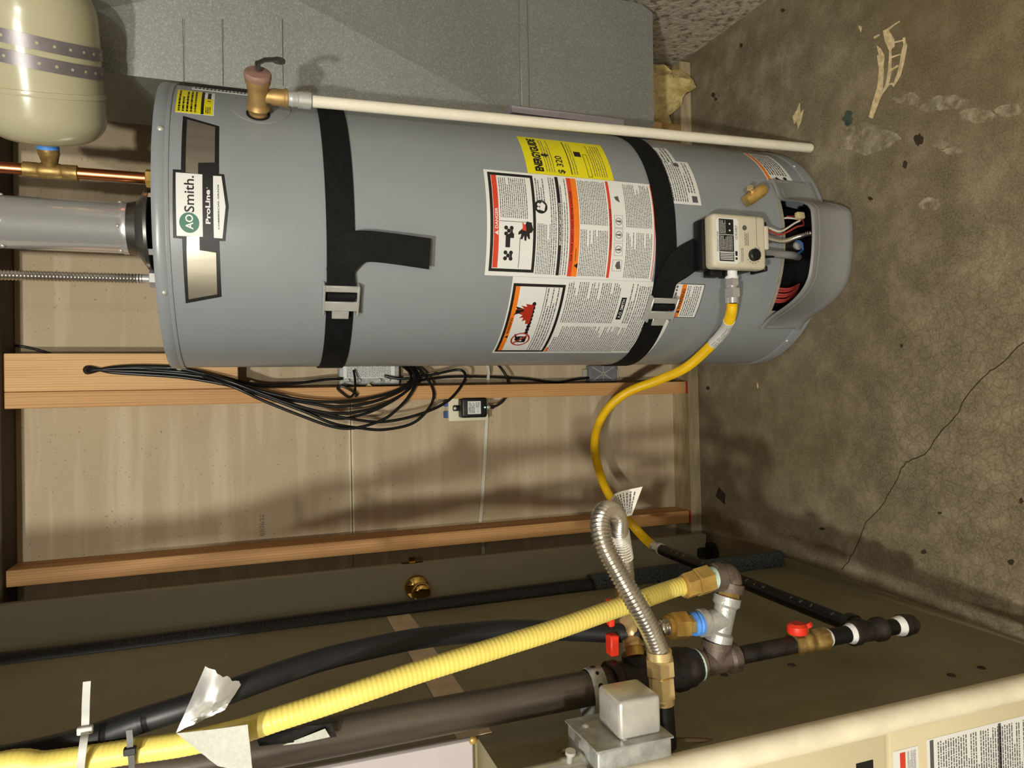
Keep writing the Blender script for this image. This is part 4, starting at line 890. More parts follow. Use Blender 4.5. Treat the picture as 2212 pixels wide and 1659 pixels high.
# white condensate pipe in front of the furnace
c1 = at(1900, 1557, -1.185); c2 = at(2212, 1483, -1.185)
cpipe = thing('condensate_pipe', 'thick white plastic pipe running down the front corner of the furnace', 'pipe', (c2.x, c2.y, 0))
dd = (c1-c2); bot_ = c2-dd*((c2.z)/dd.z); top_ = c2+dd*((1.55-c2.z)/dd.z)
obj('pipe', MB().cyl(bot_, top_, .0167, n=32), 'pvc_cream', cpipe); obj('coupling', MB().cyl(bot_, bot_+dd.normalized()*.04, .021), 'pvc_cream', cpipe)

# black drain stack behind the furnace with foam sleeve
a0 = Vector((-.425, -.345, 0)); a1 = at(0, 1440, -.36)
ab = thing('abs_drain_pipe', 'long black plastic drain pipe behind the furnace with a foam sleeve at the floor', 'pipe', a0)
a0 = Vector((-.456, -.358, 0)); a1 = Vector((-.470, -.358, 1.75)); a2 = a0+(a1-a0)*1.35
obj('pipe', MB().cyl(a0, a2, .0238, n=32), 'abs_black', ab)
pz = lambda x, y: (at(x, y, a0.y).z-a0.z)/(a1-a0).z
sl0 = a0+(a1-a0)*.0; sl1 = a0+(a1-a0)*pz(1275, 1255)
obj('foam_sleeve', MB().tube([sl0.lerp(sl1, k/10) for k in range(11)], lambda i: .0300+.0006*math.sin(i*2.1), 24), 'foam_sleeve', ab, 'torn grey foam pipe sleeve')
L_ = (a2-a0).length; ez_a = (a2-a0).normalized(); ex_a = Vector((0, -1, 0)); ey_a = ez_a.cross(ex_a).normalized(); ex_a = ey_a.cross(ez_a).normalized()
def asurf(s, t, n=0.): an = -t/.0238+R_(-48); return a0+ez_a*s+(ex_a*math.cos(an)+(-ey_a)*math.sin(an))*(.0239+n)
mb = MB()
mb.text(asurf, 'STANDARD COEX SCH 40 ABS CELLULAR CORE DWV ASTM F 628 - 90', .60, 1.02, -.004, .004, .0003)
mb.text(asurf, '1-1/2"', 1.12, 1.15, -.004, .004, .0003); mb.text(asurf, 'STANDARD COEX SCH 40 ABS CELLULAR CORE DWV ASTM F 628 - 90', 1.18, 1.58, -.004, .004, .0003)
obj('print', mb, 'abs_print', ab, smooth=0)
q = at(1522, 1192, -.22); q = az(1540, 1192, 0)
tag(obj('cleanout_plug', MB().cyl(q, q+Z_*.020, .030, n=28).hexn(q+Z_*.018, q+Z_*.050, .017), 'abs_black', org=q), 'black threaded cleanout plug on the floor behind the drain pipe', 'plug')

# ================================================================== GAS PIPING
GY = -1.0
g = lambda x, y, Y=GY: at(x, y, Y)
gm = thing('gas_manifold', 'black iron gas riser with tees, valve and drip leg beside the furnace', 'gas pipe', g(1975, 1350))
r0 = g(1320, 1477); r1 = g(760, 1583); up_ = (r1-r0)/(r1.z-r0.z)
obj('riser', MB().cyl(r0, r0+up_*(2.3-r0.z), .0238, n=32), 'mill_iron', gm)
def coll(p, q, r, rc, m, name, **k):
    p, q = Vector(p), Vector(q); L = (q-p).length; w_ = min(.012, L*.2)
    return obj(name, MB().lathe(p, q-p, [(0, r), (0, rc), (w_, rc), (w_+.004, r), (L-w_-.004, r), (L-w_, rc), (L, rc), (L, r)], 28), m, gm, **k)
t1a, t1b = g(1318, 1478), g(1470, 1444)
tee = coll(t1a, t1b, .0275, .0315, 'iron_black', 'tee')
tb = g(1380, 1462); tv = g(1372, 1412, GY+.004)
obj('branch', MB().lathe(tb, tv-tb, [(0, .021), ((tv-tb).length-.012, .019), ((tv-tb).length-.011, .0205), ((tv-tb).length, .0205)], 24), 'iron_black', tee)
obj('reducer', MB().lathe(t1b, g(1505, 1437)-t1b, [(0, .0275), (.006, .029), (.016, .0285), (.022, .025), ((g(1505, 1437)-t1b).length, .023)], 28), 'iron_black', gm)
t2a, t2b = g(1500, 1438), g(1588, 1419)
tee2 = coll(t2a, t2b, .0185, .0225, 'cast_iron', 'tee')
b2 = g(1543, 1428); b2e = g(1549, 1385)
obj('branch', MB().lathe(b2, b2e-b2, [(0, .0185), ((b2e-b2).length-.011, .0185), ((b2e-b2).length-.010, .0225), ((b2e-b2).length, .0225)], 24), 'cast_iron', tee2)
obj('blue_sealant', MB().cyl(b2e-(b2e-b2).normalized()*.002, b2e+(b2e-b2).normalized()*.012, .0165), 'blue_tape', gm)
obj('green_sealant', MB().lathe(g(1508, 1436), g(1500, 1438)-g(1508, 1436), [(0, .0235), (.004, .0230)], 24), 'dope_green', gm)
# galvanized tee along the branch, brass nipple, black elbow
ga, gb = g(1551, 1392), g(1572, 1288); gd = (gb-ga).normalized()
gt = coll(g(1551, 1386), gb, .0165, .0205, 'galv_cast', 'galvanized_tee', label='bright galvanized tee')
gmid = g(1560, 1338); gbr = g(1512, 1346)
obj('branch', MB().lathe(gmid, gbr-gmid, [(0, .017), ((gbr-gmid).length-.011, .0165), ((gbr-gmid).length-.010, .0205), ((gbr-gmid).length, .0205)], 24), 'galv_cast', gt)
obj('blue_sealant', MB().lathe(gbr, gbr-gmid, [(0, .0165), (.003, .0175), (.006, .0155), (.009, .0178), (.014, .0165)], 20), 'blue_tape', gm)
obj('nipple', MB().hexn(gb-gd*.003, gb+gd*.012, .0175), 'dull_brass', gm)
el0 = gb+gd*.008; el1 = g(1577, 1243); el2 = g(1543, 1248)
P = spl([el0, el0.lerp(el1, .55), el1+(el2-el1)*.22, el2], 6)
obj('elbow', MB().tube(P, .0185, 20).cyl(el0, el0+gd*.013, .0215).cyl(el2, el2+(el1-el2).normalized()*.012, .0215), 'cast_iron', gm)
obj('pale_sealant', MB().cyl(el2+(el2-el1).normalized()*.001, el2+(el2-el1).normalized()*.010, .0170), 'dope_green', gm)
# lower drop
n1, n2 = g(1588, 1418), g(1712, 1393)
obj('nipple', MB().cyl(n1, n2, .0136), 'iron_black', gm)
bv = obj('ball_valve', MB().lathe(n2, g(1782, 1379)-n2, [(0, .0155), (0, .0185), (.012, .0185), (.014, .0165), (.020, .0165), (.024, .019), (.030, .019), (.034, .016), (.040, .016), (.043, .0185), ((g(1782, 1379)-n2).length, .0185)], 8), 'dull_brass', gm, 'brass ball valve')
vh = g(1740, 1387); hx_ = Vector((1, 0, 0)); 
obj('stem', MB().cyl(vh, vh+hx_*.028, .006), 'dull_brass', bv)
hc = g(1722, 1360, GY-.002); hc2 = g(1752, 1349, GY-.01)
obj('lever', MB().lathe(hc-hx_*.006, hx_, [(0, .0145), (.004, .016), (.012, .0155), (.016, .011)], 24).ribbon([hc+Vector((.002, -.004, .006)), hc.lerp(hc2, .6)+Vector((0, -.004, .004)), hc2+Vector((0, -.002, .003))], [hc+Vector((.002, .004, -.008)), hc.lerp(hc2, .6)+Vector((0, .004, -.005)), hc2+Vector((0, .002, -.004))], .007), 'red_plastic', bv, 'red lever handle')
n3, n4 = g(1780, 1379), g(1842, 1368)
obj('nipple', MB().cyl(n3, n4, .0135), 'pipe_black', gm)
obj('white_sealant', MB().lathe(n3, n4-n3, [(0, .0165), (.004, .0160), (.009, .0140)], 20), 'sealant_white', gm)
mb = MB().lathe(n4, n3-n4, [(-.002, .0178), (.004, .0170), (.012, .0142)], 20)
obj('white_sealant', mb, 'sealant_white', gm)
t3a, t3b = g(1838, 1369), g(1904, 1358); tee3 = coll(t3a, t3b, .0165, .0198, 'iron_black', 'tee')
n5 = g(1945, 1352); obj('nipple', MB().cyl(t3b, n5, .0132), 'pipe_black', gm)
obj('white_sealant', MB().lathe(n5, t3b-n5, [(-.001, .0172), (.004, .0165), (.013, .0138)], 20), 'sealant_white', gm)
obj('white_sealant', MB().lathe(t3b, n5-t3b, [(0, .0165), (.004, .0140)], 20), 'sealant_white', gm)
ce = g(1978, 1347); obj('cap', MB().lathe(n5, ce-n5, [(0, .0185), (.010, .0185), (.012, .0168), ((ce-n5).length-.010, .0165), ((ce-n5).length-.003, .012), ((ce-n5).length, .004)], 24), 'iron_black', gm)
# horizontal run toward the heater
hz0 = (t3a+t3b)/2; hz1 = ax(1428, 1187, hz0.x+.006)
obj('branch', MB().cyl(hz0, hz0+(hz1-hz0).normalized()*.036, .0165).cyl(hz0+(hz1-hz0).normalized()*.026, hz0+(hz1-hz0).normalized()*.038, .0198), 'iron_black', tee3)
hrun = obj('horizontal_run', MB().cyl(hz0, hz1, .0134, n=28), 'pipe_black', gm)
hd_ = (hz1-hz0).normalized(); hL = (hz1-hz0).length; hu = Vector((0, 0, 1)); hsd = hd_.cross(hu).normalized()
def rsurf(s, t, n=0.): an = t/.0134+R_(38); return hz1-hd_*s+(hsd*math.cos(an)*1+hu*math.sin(an))*(.0135+n)
mb = MB(); k_ = 0
for ch in 'TRM  USA  ASTM  A53 B':
    if ch != ' ': mb.text(rsurf, ch, .06+k_*.026, .066+k_*.026, -.003, .003, .0003)
    k_ += 1
obj('print', mb, 'galv_cast', hrun, smooth=0)
obj('white_sealant', MB().cyl(hz1-hd_*.004, hz1+hd_*.006, .0148), 'sealant_white', gm)
# perforated hanger around the riser
hs_ = g(1283, 1484); ha = up_.normalized()
mb = MB(); K = 40; vs = []; fs = []; e1 = Vector((1, 0, 0)); e2 = ha.cross(e1)
for k in range(K):
    t = 2*PI*k/K; r_ = e1*math.cos(t)+e2*math.sin(t); rr_ = .0248+(.022 if False else 0)
    cx = hs_+Vector((-.016, 0, 0)); rx, ry = .042, .0265
    for h, d_ in ((-.011, 0), (-.011, .0014), (.011, .0014), (.011, 0)): vs.append(cx+ha*h+e1*math.cos(t)*(rx+d_)+e2*math.sin(t)*(ry+d_))
for k in range(K):
    for j in range(4): fs.append((4*k+j, 4*((k+1) % K)+j, 4*((k+1) % K)+(j+1) % 4, 4*k+(j+1) % 4))
ph = thing('pipe_hanger', 'perforated galvanized hanger loop around the black gas riser', 'hanger', hs_)
obj('band', MB().add(vs, fs), 'box_galv', ph)
mb = MB()
for k in range(12):
    t = 2*PI*k/12+.1; p_ = hs_+Vector((-.016, 0, 0))+e1*math.cos(t)*.0434+e2*math.sin(t)*.0279; nn_ = (e1*math.cos(t)/.042+e2*math.sin(t)/.0265).normalized()
    mb.lathe(p_+nn_*.0003, nn_, [(0, .0028 if k % 2 else .0042), (.0003, .0028 if k % 2 else .0042)], 12)
obj('holes', mb, 'hole_black', ph)

# ---- second take-off: valve with red lever behind the hoses, stainless connector loop to the furnace
sl = thing('stainless_gas_connector', 'ribbed stainless gas connector looping from the riser valve back to the furnace', 'hose', g(1330, 1110, -1.0))
vb0 = tv; vb1 = g(1352, 1285, -.945); vd = (vb1-vb0).normalized(); vL = (vb1-vb0).length
obj('riser_nipple', MB().cyl(vb0-vd*.005, vb0+vd*.012, .0135), 'brass', gm)
bv2 = obj('ball_valve', MB().lathe(vb0+vd*.008, vd, [(0, .015), (0, .017), (.010, .017), (.014, .014), (.020, .018), (.040, .018), (.046, .014), (.050, .017), (.064, .017)], 8), 'pale_brass', gm, 'brass ball valve behind the hoses')
hv = vb0+vd*.036
obj('lever', MB().cyl(hv, hv+Z_*.030, .0055).rbox(g(1318, 1345, hv.y+.005), X_, Y_, Z_, (.070, .014, .010), .003, 2).rbox(g(1323, 1392, hv.y-.012), X_, Y_, Z_, (.030, .018, .014), .002, 1), 'red_plastic', bv2, 'red lever handle')
obj('rear_nut', MB().hexn(vb1-vd*.012, vb1+vd*.008, .0165).cyl(vb0+vd*.07, vb1, .0115), 'brass', sl)
un0 = g(1424, 1408, -1.095); un1 = g(1430, 1490, -1.095); ud = (un1-un0).normalized()
P = [vb1, g(1351, 1240, -.955), g(1345, 1195, -.965), g(1338, 1150, -.98), g(1334, 1118, -1.0), g(1320, 1103, -1.02), g(1302, 1108, -1.045), g(1296, 1135, -1.06), g(1306, 1180, -1.075), g(1335, 1235, -1.09), g(1372, 1300, -1.10), g(1402, 1355, -1.10), un0]
obj('ribbed_hose', corrugated(spl(P, 10), .0138, .0052, .0027, 18, 6), 'stainless', sl)
uh = obj('union', MB().cyl(un0-ud*.002, un0+ud*.010, .0165).hexn(un0+ud*.008, un0+ud*.030, .0200).hexn(un0+ud*.030, un0+ud*.060, .0185).cyl(un0+ud*.058, un0+ud*.068, .0155), 'pale_brass', sl, 'bright brass union nuts')
obj('furnace_nipple', MB().cyl(un0+ud*.064, un0+ud*.125, .0138), 'pipe_black', sl)
p0, p1, p2 = g(1353, 1235, -.953), g(1345, 1190, -.963), g(1338, 1150, -.978)
obj('paper_wrap', MB().tube(spl([p0, p1, p2], 6)[4:], .0150, 20), 'paper_tag', sl, 'printed paper wrap on the hose')
A = spl([g(1340, 1150, -.993), g(1331, 1095, -1.0), g(1322, 1082, -1.0)], 6); 
vs = []; fs = []; NU, NV = 8, 8
c00, c10, c11, c01 = g(1325, 1068, -.985), g(1349, 1127, -.985), g(1358, 1120, -.975), g(1385, 1046, -.965)
c00, c01, c11, c10 = g(1320, 1080, -.990), g(1383, 1050, -.965), g(1362, 1112, -.970), g(1346, 1126, -.982)
for j in range(NV+1):
    for i in range(NU+1):
        u, t = i/NU, j/NV
        p_ = (c00.lerp(c01, u)).lerp(c10.lerp(c11, u), t); p_ = p_+Vector((0, .012*math.sin(u*PI*1.2)*(1-t*.4), .006*math.sin(PI*u)*(1-t)))
        vs.append(p_)
fs = [(j*(NU+1)+i, j*(NU+1)+i+1, (j+1)*(NU+1)+i+1, (j+1)*(NU+1)+i) for j in range(NV) for i in range(NU)]
mb = MB().add(vs, fs); k0 = len(mb.v); mb.add([p_+Vector((0, .0005, 0)) for p_ in vs], [tuple(reversed(f)) for f in fs])
tg_ = obj('paper_tag', mb, 'paper_tag', sl, 'curled white printed tag')
def tsurf(s, t, n=0.):
    u = min(max(s, 0), .999)*NU; v_ = min(max(1-t, 0), .999)*NV; i, j = int(u), int(v_); a_, b_ = u-i, v_-j; W9 = NU+1
    return (vs[j*W9+i]*(1-a_)+vs[j*W9+i+1]*a_)*(1-b_)+(vs[(j+1)*W9+i]*(1-a_)+vs[(j+1)*W9+i+1]*a_)*b_+Vector((0, -.0006, 0))
mb = MB(); rg = random.Random(9)
for r_i in range(10):
    x = .08+.085*r_i; y_ = .1
    while y_ < .9:
        y2 = min(y_+rg.uniform(.05, .14), .92); mb.add([tsurf(x, y_), tsurf(x+.035, y_), tsurf(x+.035, y2), tsurf(x, y2)], [(0, 1, 2, 3)]); y_ = y2+.03
obj('print', mb, 'print_grey', tg_, smooth=0)

# ---- yellow CSST
ys = thing('yellow_gas_tubing', 'thick pale yellow ribbed gas tubing slanting up from the black elbow', 'gas tubing', el2)
f0 = el2+(el2-el1).normalized()*.008; yd = (g(1490, 1263)-f0).normalized(); 
obj('fitting', MB().hexn(f0, f0+yd*.026, .0215).hexn(f0+yd*.026, f0+yd*.046, .0195).cyl(f0+yd*.044, f0+yd*.050, .016), 'brass', ys)
y0 = f0+yd*.044
ypts = [y0+yd*.012, g(1470, 1266, -1.0), g(1400, 1290, -1.015), g(1300, 1325, -1.035), g(1200, 1360, -1.05), g(1100, 1391, -1.06), g(1000, 1422, -1.07), g(900, 1453, -1.075), g(800, 1487, -1.08), g(700, 1521, -1.08), g(600, 1553, -1.08), g(520, 1579, -1.075), g(400, 1606, -1.06), g(290, 1622, -1.05), g(200, 1636, -1.045), g(100, 1650, -1.04), g(-80, 1675, -1.035), (-.442, -1.03, 1.90), (-.455, -1.02, 2.35)]
obj('bare_end', corrugated([y0-yd*.004, y0+yd*.018, ypts[1]], .0115, .0064, .0025, 16, 6), 'stainless', ys)
obj('yellow_jacket', corrugated(spl(ypts, 12), .0132, .0058, .00035, 20, 6), 'csst_yellow', ys)
# ---- black CSST
bs_ = thing('black_gas_tubing', 'thick black sheathed gas tubing running up from the galvanized tee', 'gas tubing', gbr)
bf = gbr+(gbr-gmid).normalized()*.012; bd_ = (g(1455, 1352)-bf).normalized()
obj('fitting', MB().hexn(bf, bf+bd_*.014, .0145).hexn(bf+bd_*.012, bf+bd_*.040, .0205).cyl(bf+bd_*.038, bf+bd_*.046, .015), 'brass', bs_)
bq = bf+bd_*.04
obj('bare_end', corrugated([bq, g(1430, 1357, -1.0), g(1410, 1362, -.995), g(1382, 1367, -.985)], .0122, .0066, .0026, 16, 6), 'stainless', bs_)
bpts = [g(1392, 1367, -.99), g(1350, 1367, -.975), g(1290, 1366, -.965), g(1200, 1362, -.955), g(1100, 1360, -.955), g(1000, 1368, -.96), g(900, 1380, -.97), g(800, 1400, -.985), g(700, 1424, -1.0), g(600, 1456, -1.02), g(500, 1492, -1.035), g(400, 1527, -1.04), g(300, 1558, -1.035), g(190, 1595, -1.02), g(100, 1619, -1.0), g(0, 1640, -.99), g(-90, 1658, -.98), (-.425, -.97, 1.95), (-.44, -.96, 2.35)]
obj('black_jacket', MB().tube(spl(bpts, 10), .0138, 24), 'csst_black', bs_)

# ---- tapes and ties on the tubing
def sheet(name, quad, m, label, cat='tape', bulge_=.006, group=None, wr=.0015, seed=1, NU=12, NV=10, th_=.0007, jag=.0):
    rg = random.Random(seed); q = [Vector(a) for a in quad]; vs = []
    nn_ = (q[1]-q[0]).cross(q[3]-q[0]).normalized()
    if nn_.y > 0: nn_ = -nn_
    for j in range(NV+1):
        for i in range(NU+1):
            u, t = i/NU, j/NV; p_ = q[0].lerp(q[1], u).lerp(q[3].lerp(q[2], u), t)
            p_ = p_+nn_*(bulge_*math.sin(PI*u)*math.sin(PI*min(t+.15, 1))+rg.uniform(-wr, wr)*(1 if j > 1 else .4))
            if jag and j == 0: p_ = p_+(q[0]-q[3]).normalized()*rg.uniform(0, jag)
            vs.append(p_)
    fs = [(j*(NU+1)+i, j*(NU+1)+i+1, (j+1)*(NU+1)+i+1, (j+1)*(NU+1)+i) for j in range(NV) for i in range(NU)]
    mb = MB().add(vs, fs); mb.add([p_-nn_*th_ for p_ in vs], [tuple(reversed(f)) for f in fs])
    bd = [i for i in range(NU+1)]+[j*(NU+1)+NU for j in range(1, NV+1)]+[NV*(NU+1)+i for i in range(NU-1, -1, -1)]+[j*(NU+1) for j in range(NV-1, 0, -1)]; K = len(vs)
    mb.f += [(bd[k], bd[(k+1) % len(bd)], bd[(k+1) % len(bd)]+K, bd[k]+K) for k in range(len(bd))]
    return tag(obj(name, mb, m, org=q[0], smooth=35), label, cat, group)
sheet('foil_tape', [g(443, 1440, -1.062), g(520, 1480, -1.062), g(486, 1533, -1.068), g(381, 1582, -1.062)], 'aluminium_tape', 'crumpled shiny foil tape end stuck on the black gas tubing', bulge_=.012, wr=.0013, seed=4, jag=.004)
sheet('cloth_tape', [g(381, 1584, -1.085), g(535, 1565, -1.115), g(546, 1670, -1.115), g(470, 1655, -1.105)], 'cloth_tape', 'flat grey cloth tape wedge across the yellow tubing and riser', bulge_=.004, wr=.0004, seed=6)
sheet('tape_flap', [g(552, 1590, -1.030), g(716, 1562, -1.034), g(727, 1590, -1.030), g(560, 1612, -1.045)], 'tape_dark', 'dark glossy tape flap stuck on the black riser', bulge_=.003, wr=.0006, seed=8)
sheet('cloth_tape', [g(610, 1610, -1.037), g(702, 1574, -1.039), g(713, 1592, -1.039), g(650, 1606, -1.040)], 'cloth_tape', 'torn pale tape sliver on the dark tape flap', bulge_=.001, wr=.0003, seed=9)
def zip_tie(label, path, w_, m, head, hm, rings):
    t_ = thing('zip_tie', label, 'zip tie', head, 'zip ties on the gas tubing'); P = spl(path, 6); n_ = len(P)
    obj('tail', MB().ribbon([p_+Vector((0, 0, w_/2)) for p_ in P], [p_-Vector((0, 0, w_/2)) for p_ in P], .0016), m, t_)
    obj('head', MB().rbox(head, X_, Y_, Z_, (.008, .007, w_*2.0), .001, 1), hm, t_)
    return t_
hd1 = g(184, 1577, -1.045)
zip_tie('long white zip tie sticking out from the black tubing', [g(188, 1472, -1.03), g(186, 1510, -1.035), g(185, 1545, -1.04), hd1, g(181, 1600, -1.062), g(176, 1640, -1.068), g(172, 1680, -1.06)], .0075, 'nylon_white', hd1, 'nylon_white', None)
hd2 = g(281, 1622, -1.072)
zip_tie('short grey zip tie around the yellow tubing', [g(279, 1577, -1.07), g(281, 1600, -1.072), hd2, g(284, 1640, -1.07), g(285, 1675, -1.06)], .006, 'nylon_grey', hd2, 'black_plastic', None)

# ---- yellow coated connector to the heater
yh = thing('yellow_gas_hose', 'bright yellow coated gas hose curving from the black pipe to the heater control', 'hose', hz1)
ja = hz1+hd_*.004
obj('end_nut', MB().hexn(ja, ja+hd_*.018, .0150).cyl(ja+hd_*.016, ja+hd_*.034, .0125), 'chrome', yh)
jb = gi+Vector((-.012, 0, 0))
obj('end_nut', MB().hexn(jb, jb-X_*.018, .0150).hexn(jb-X_*.022, jb-X_*.044, .0175).cyl(jb-X_*.016, jb-X_*.056, .0118).cyl(jb-X_*.042, jb-X_*.056, .0145), 'chrome', yh)
js = jb-X_*.054
hpts = [ja+hd_*.032, at(1385, 1155, -.225), at(1352, 1118, -.17), at(1322, 1080, -.13), at(1300, 1035, -.10), at(1285, 975, -.09), at(1290, 925, -.10), at(1315, 880, -.13), at(1358, 846, -.19), at(1420, 822, -.28), at(1480, 795, -.38), at(1530, 752, -.47), at(1566, 712, -.548), js+Vector((-.022, .010, -.004)), js]
hp_ = resample(spl(hpts, 10), .0022/2)
obj('coated_hose', MB().tube(hp_, lambda i: .0122-.0006*(i % 2), 18), 'hose_yellow', yh)
a_ = [k for k, p_ in enumerate(hp_) if p_.x > at(1546, 742, -.49).x and p_.x < at(1578, 692, -.565).x]
mid_ = hp_[a_[0]:a_[-1]:6]
sv = obj('label_sleeve', MB().tube(mid_, .0132, 20), 'label_white', yh, 'white printed sleeve')
mb = MB(); sq = [(b-a) for a, b in zip(mid_, mid_[1:])]
for r_i in range(7):
    an = R_(-60+20*r_i)
    for k in range(1, len(mid_)-3):
        if random.random() < .8:
            a__, b__ = mid_[k], mid_[k].lerp(mid_[k+1], .8); T = (mid_[k+1]-mid_[k]).normalized(); nv = (Vector((0, -1, 0))-T*T.dot(Vector((0, -1, 0)))).normalized(); bv_ = T.cross(nv)
            rr_ = nv*math.cos(an)+bv_*math.sin(an); tt_ = bv_*math.cos(an)-nv*math.sin(an)
            mb.add([a__+rr_*.0134-tt_*.0006, b__+rr_*.0134-tt_*.0006, b__+rr_*.0134+tt_*.0006, a__+rr_*.0134+tt_*.0006], [(0, 1, 2, 3)])
obj('print', mb, 'print_grey', sv, smooth=0)

# ---- electrical box on the furnace side
ebx = thing('electrical_box', 'galvanized electrical box with a smaller square cover on the furnace side', 'electrical box', g(1350, 1600, -1.14))
k0 = g(1290, 1628, -1.185); k1 = g(1452, 1593, -1.185); xr = (k0.x+k1.x)/2
EBZ0, EBZ1 = k1.z, k0.z
obj('box', MB().rbox(((xr-.485)/2, -1.143, (EBZ0+EBZ1)/2), X_, Y_, Z_, (xr+.485, .084, EBZ1-EBZ0), .004, 2), 'box_galv', ebx)
obj('cover_plate', MB().rbox((xr+.001, -1.143, (EBZ0+EBZ1)/2), X_, Y_, Z_, (.003, .088, EBZ1-EBZ0+.004), .001, 1), 'box_galv', ebx)
m0 = g(1345, 1570, -1.175); m1 = g(1425, 1555, -1.175)
obj('square_cover', MB().rbox((xr+.024, -1.146, (m0.z+m1.z)/2), X_, Y_, Z_, (.046, .056, .056), .005, 3), 'box_bright', ebx, 'bright square metal cover')
for zq, yq in ((EBZ1-.014, -1.125), ((EBZ0+EBZ1)/2+.008, -1.172)): obj('screw', dome((xr+.002, yq, zq), (1, 0, 0), .005), 'zinc', ebx)
cz = EBZ1; cx_ = xr-.034
obj('conduit_connector', MB().lathe((cx_, -1.15, cz-.002), (0, 0, 1), [(0, .016), (.006, .019), (.010, .0165), (.030, .0165), (.034, .0145), (.2, .0135)], 24), 'box_bright', ebx); obj('set_screw', MB().cyl((cx_+.014, -1.156, cz+.022), (cx_+.028, -1.160, cz+.022), .0035).lathe((cx_+.026, -1.160, cz+.022), (1, -.2, 0), [(0, .006), (.004, .006)], 14), 'zinc', ebx)
# thermostat wire
tw = obj('control_wire', MB().tube(spl([g(1120, 1672, -1.0), g(1180, 1640, -1.03), g(1240, 1610, -1.06), g(1262, 1598, -1.085), (-.45, -1.09, g(1300, 1600, -1.09).z), (-.452, -1.09, g(1420, 1600, -1.09).z), g(1470, 1598, -1.09), g(1530, 1600, -1.09), g(1572, 1612, -1.09), g(1586, 1620, -1.09)], 8), .0028, 8), 'wire_brown', org=g(1530, 1600, -1.09))
tag(tw, 'thin brown control wire running along the furnace side past the electrical box', 'wire')
obj('grommet', MB().lathe(g(1568, 1611, -1.09), g(1590, 1622, -1.09)-g(1568, 1611, -1.09), [(0, .004), (.004, .009), (.014, .010), (.020, .006)], 16), 'black_plastic', tw)

# ================================================================== WALL ELECTRICAL BITS
pa_ = thing('outlet_box', 'cream surface mounted outlet box on the drywall beside the stud', 'outlet box', (-.028, .06, .69))
obj('box', MB().rbox((-.027, .0645, .747), X_, Y_, Z_, (.072, .049, .115), .004, 2), 'cream_plastic', pa_)
obj('cover_plate', MB().rbox((-.027, .0385, .747), X_, Y_, Z_, (.074, .005, .117), .002, 2), 'cream_plastic', pa_)
for x in (-.045, -.012): obj('blue_tab', MB().rbox((x, .062, .8075), X_, Y_, Z_, (.020, .030, .008), .002, 1), 'logo_blue' if 'logo_blue' in M else 'wire_blue', pa_)
ad = thing('power_adapter', 'black plug-in power adapter with white label and green light', 'power adapter', (-.027, .03, .70))
obj('case', MB().rbox((-.026, .014, .742), X_, Y_, Z_, (.056, .042, .074), .006, 3).rbox((-.027, .030, .786), X_, Y_, Z_, (.016, .010, .018), .003, 2), 'black_plastic', ad)
obj('tab_screw', dome((-.027, .0245, .790), (0, -1, 0), .004), 'cream_plastic', ad)
asf = plane_surf((-.026, -.0071, .742), (1, 0, 0), (0, 0, 1))
al = obj('rating_label', MB().srect(asf, -.018, .018, -.018, .020, 0, .0004, 1), 'label_white', ad, 'white rating label', smooth=0)
obj('print', MB().text(asf, 'COMMSCOPE', -.0155, .0155, .0145, .0178, .0006, .01).lines(asf, -.0155, .0155, -.002, .0135, 5, .5, .0006, 91).lines(asf, .0, .0155, -.0155, -.004, 4, .5, .0006, 92).text(asf, 'c UL us', -.015, -.003, -.0125, -.005, .0006), 'print_black', al, smooth=0)
obj('status_light', MB().lathe((-.026, -.0068, .7115), (0, -1, 0), [(0, .0022), (.0012, .0018)], 12), 'led_green', ad)
obj('jack', MB().cyl((-.026, .014, .707), (-.026, .014, .688), .0042, n=14).hexn((-.026, .014, .700), (-.026, .014, .692), .0062), 'zinc', ad)
obj('plug', MB().cyl((-.026, .014, .690), (-.026, .014, .678), .0052, n=14), 'black_plastic', ad)
# coax cables
G8 = 'black coaxial cables between the board hole and the splitter'
def cable(label, pts, r=.0039, org=None):
    P = spl([Vector(p) if not isinstance(p, tuple) or len(p) != 3 or abs(p[0]) < 10 else at(*p) for p in pts], 8)
    return tag(obj('coaxial_cable', MB().tube(P, r, 10), 'coax_black', org=P[0]), label, 'cable', G8)
cable('black cable leaving the power adapter in a short arc behind the heater', [(-.026, .014, .680), at(1078, 873, .012), at(1090, 862, .01), at(1098, 840, .01), at(1096, 818, .02), at(1082, 795, .03), at(1060, 770, .05)])
def hb(k): a_ = k*1.26; return [(.088+.005*math.cos(a_), .012, 1.690+.005*math.sin(a_)), (.088+.006*math.cos(a_), -.006, 1.684+.005*math.sin(a_)), at(240, 799+5*math.cos(a_), -.012-.003*math.sin(a_)), at(310, 800+9*math.cos(a_), -.016-.004*math.sin(a_)), at(400, 806+10*math.cos(a_), -.018-.005*math.sin(a_*1.7))]
cable('coaxial cable whose loop hangs lowest of the bundle', hb(0)+[at(500, 834, -.022), at(580, 860, -.026), at(660, 890, -.03), at(720, 915, -.032), at(780, 925, -.032), at(830, 928, -.03), at(890, 915, -.028), at(925, 884, -.024), at(937, 852, -.016), at(925, 820, -.0), at(903, 795, .02), at(880, 780, .035)])
cable('coaxial cable with the widest loop reaching toward the outlet box', hb(1)+[at(500, 826, -.028), at(590, 858, -.032), at(680, 888, -.036), at(760, 905, -.038), at(830, 911, -.036), at(905, 895, -.034), at(965, 868, -.028), at(1000, 828, -.014), at(1004, 806, -.0), at(985, 799, .012), at(930, 810, .02), at(870, 818, .03), at(830, 812, .04)])
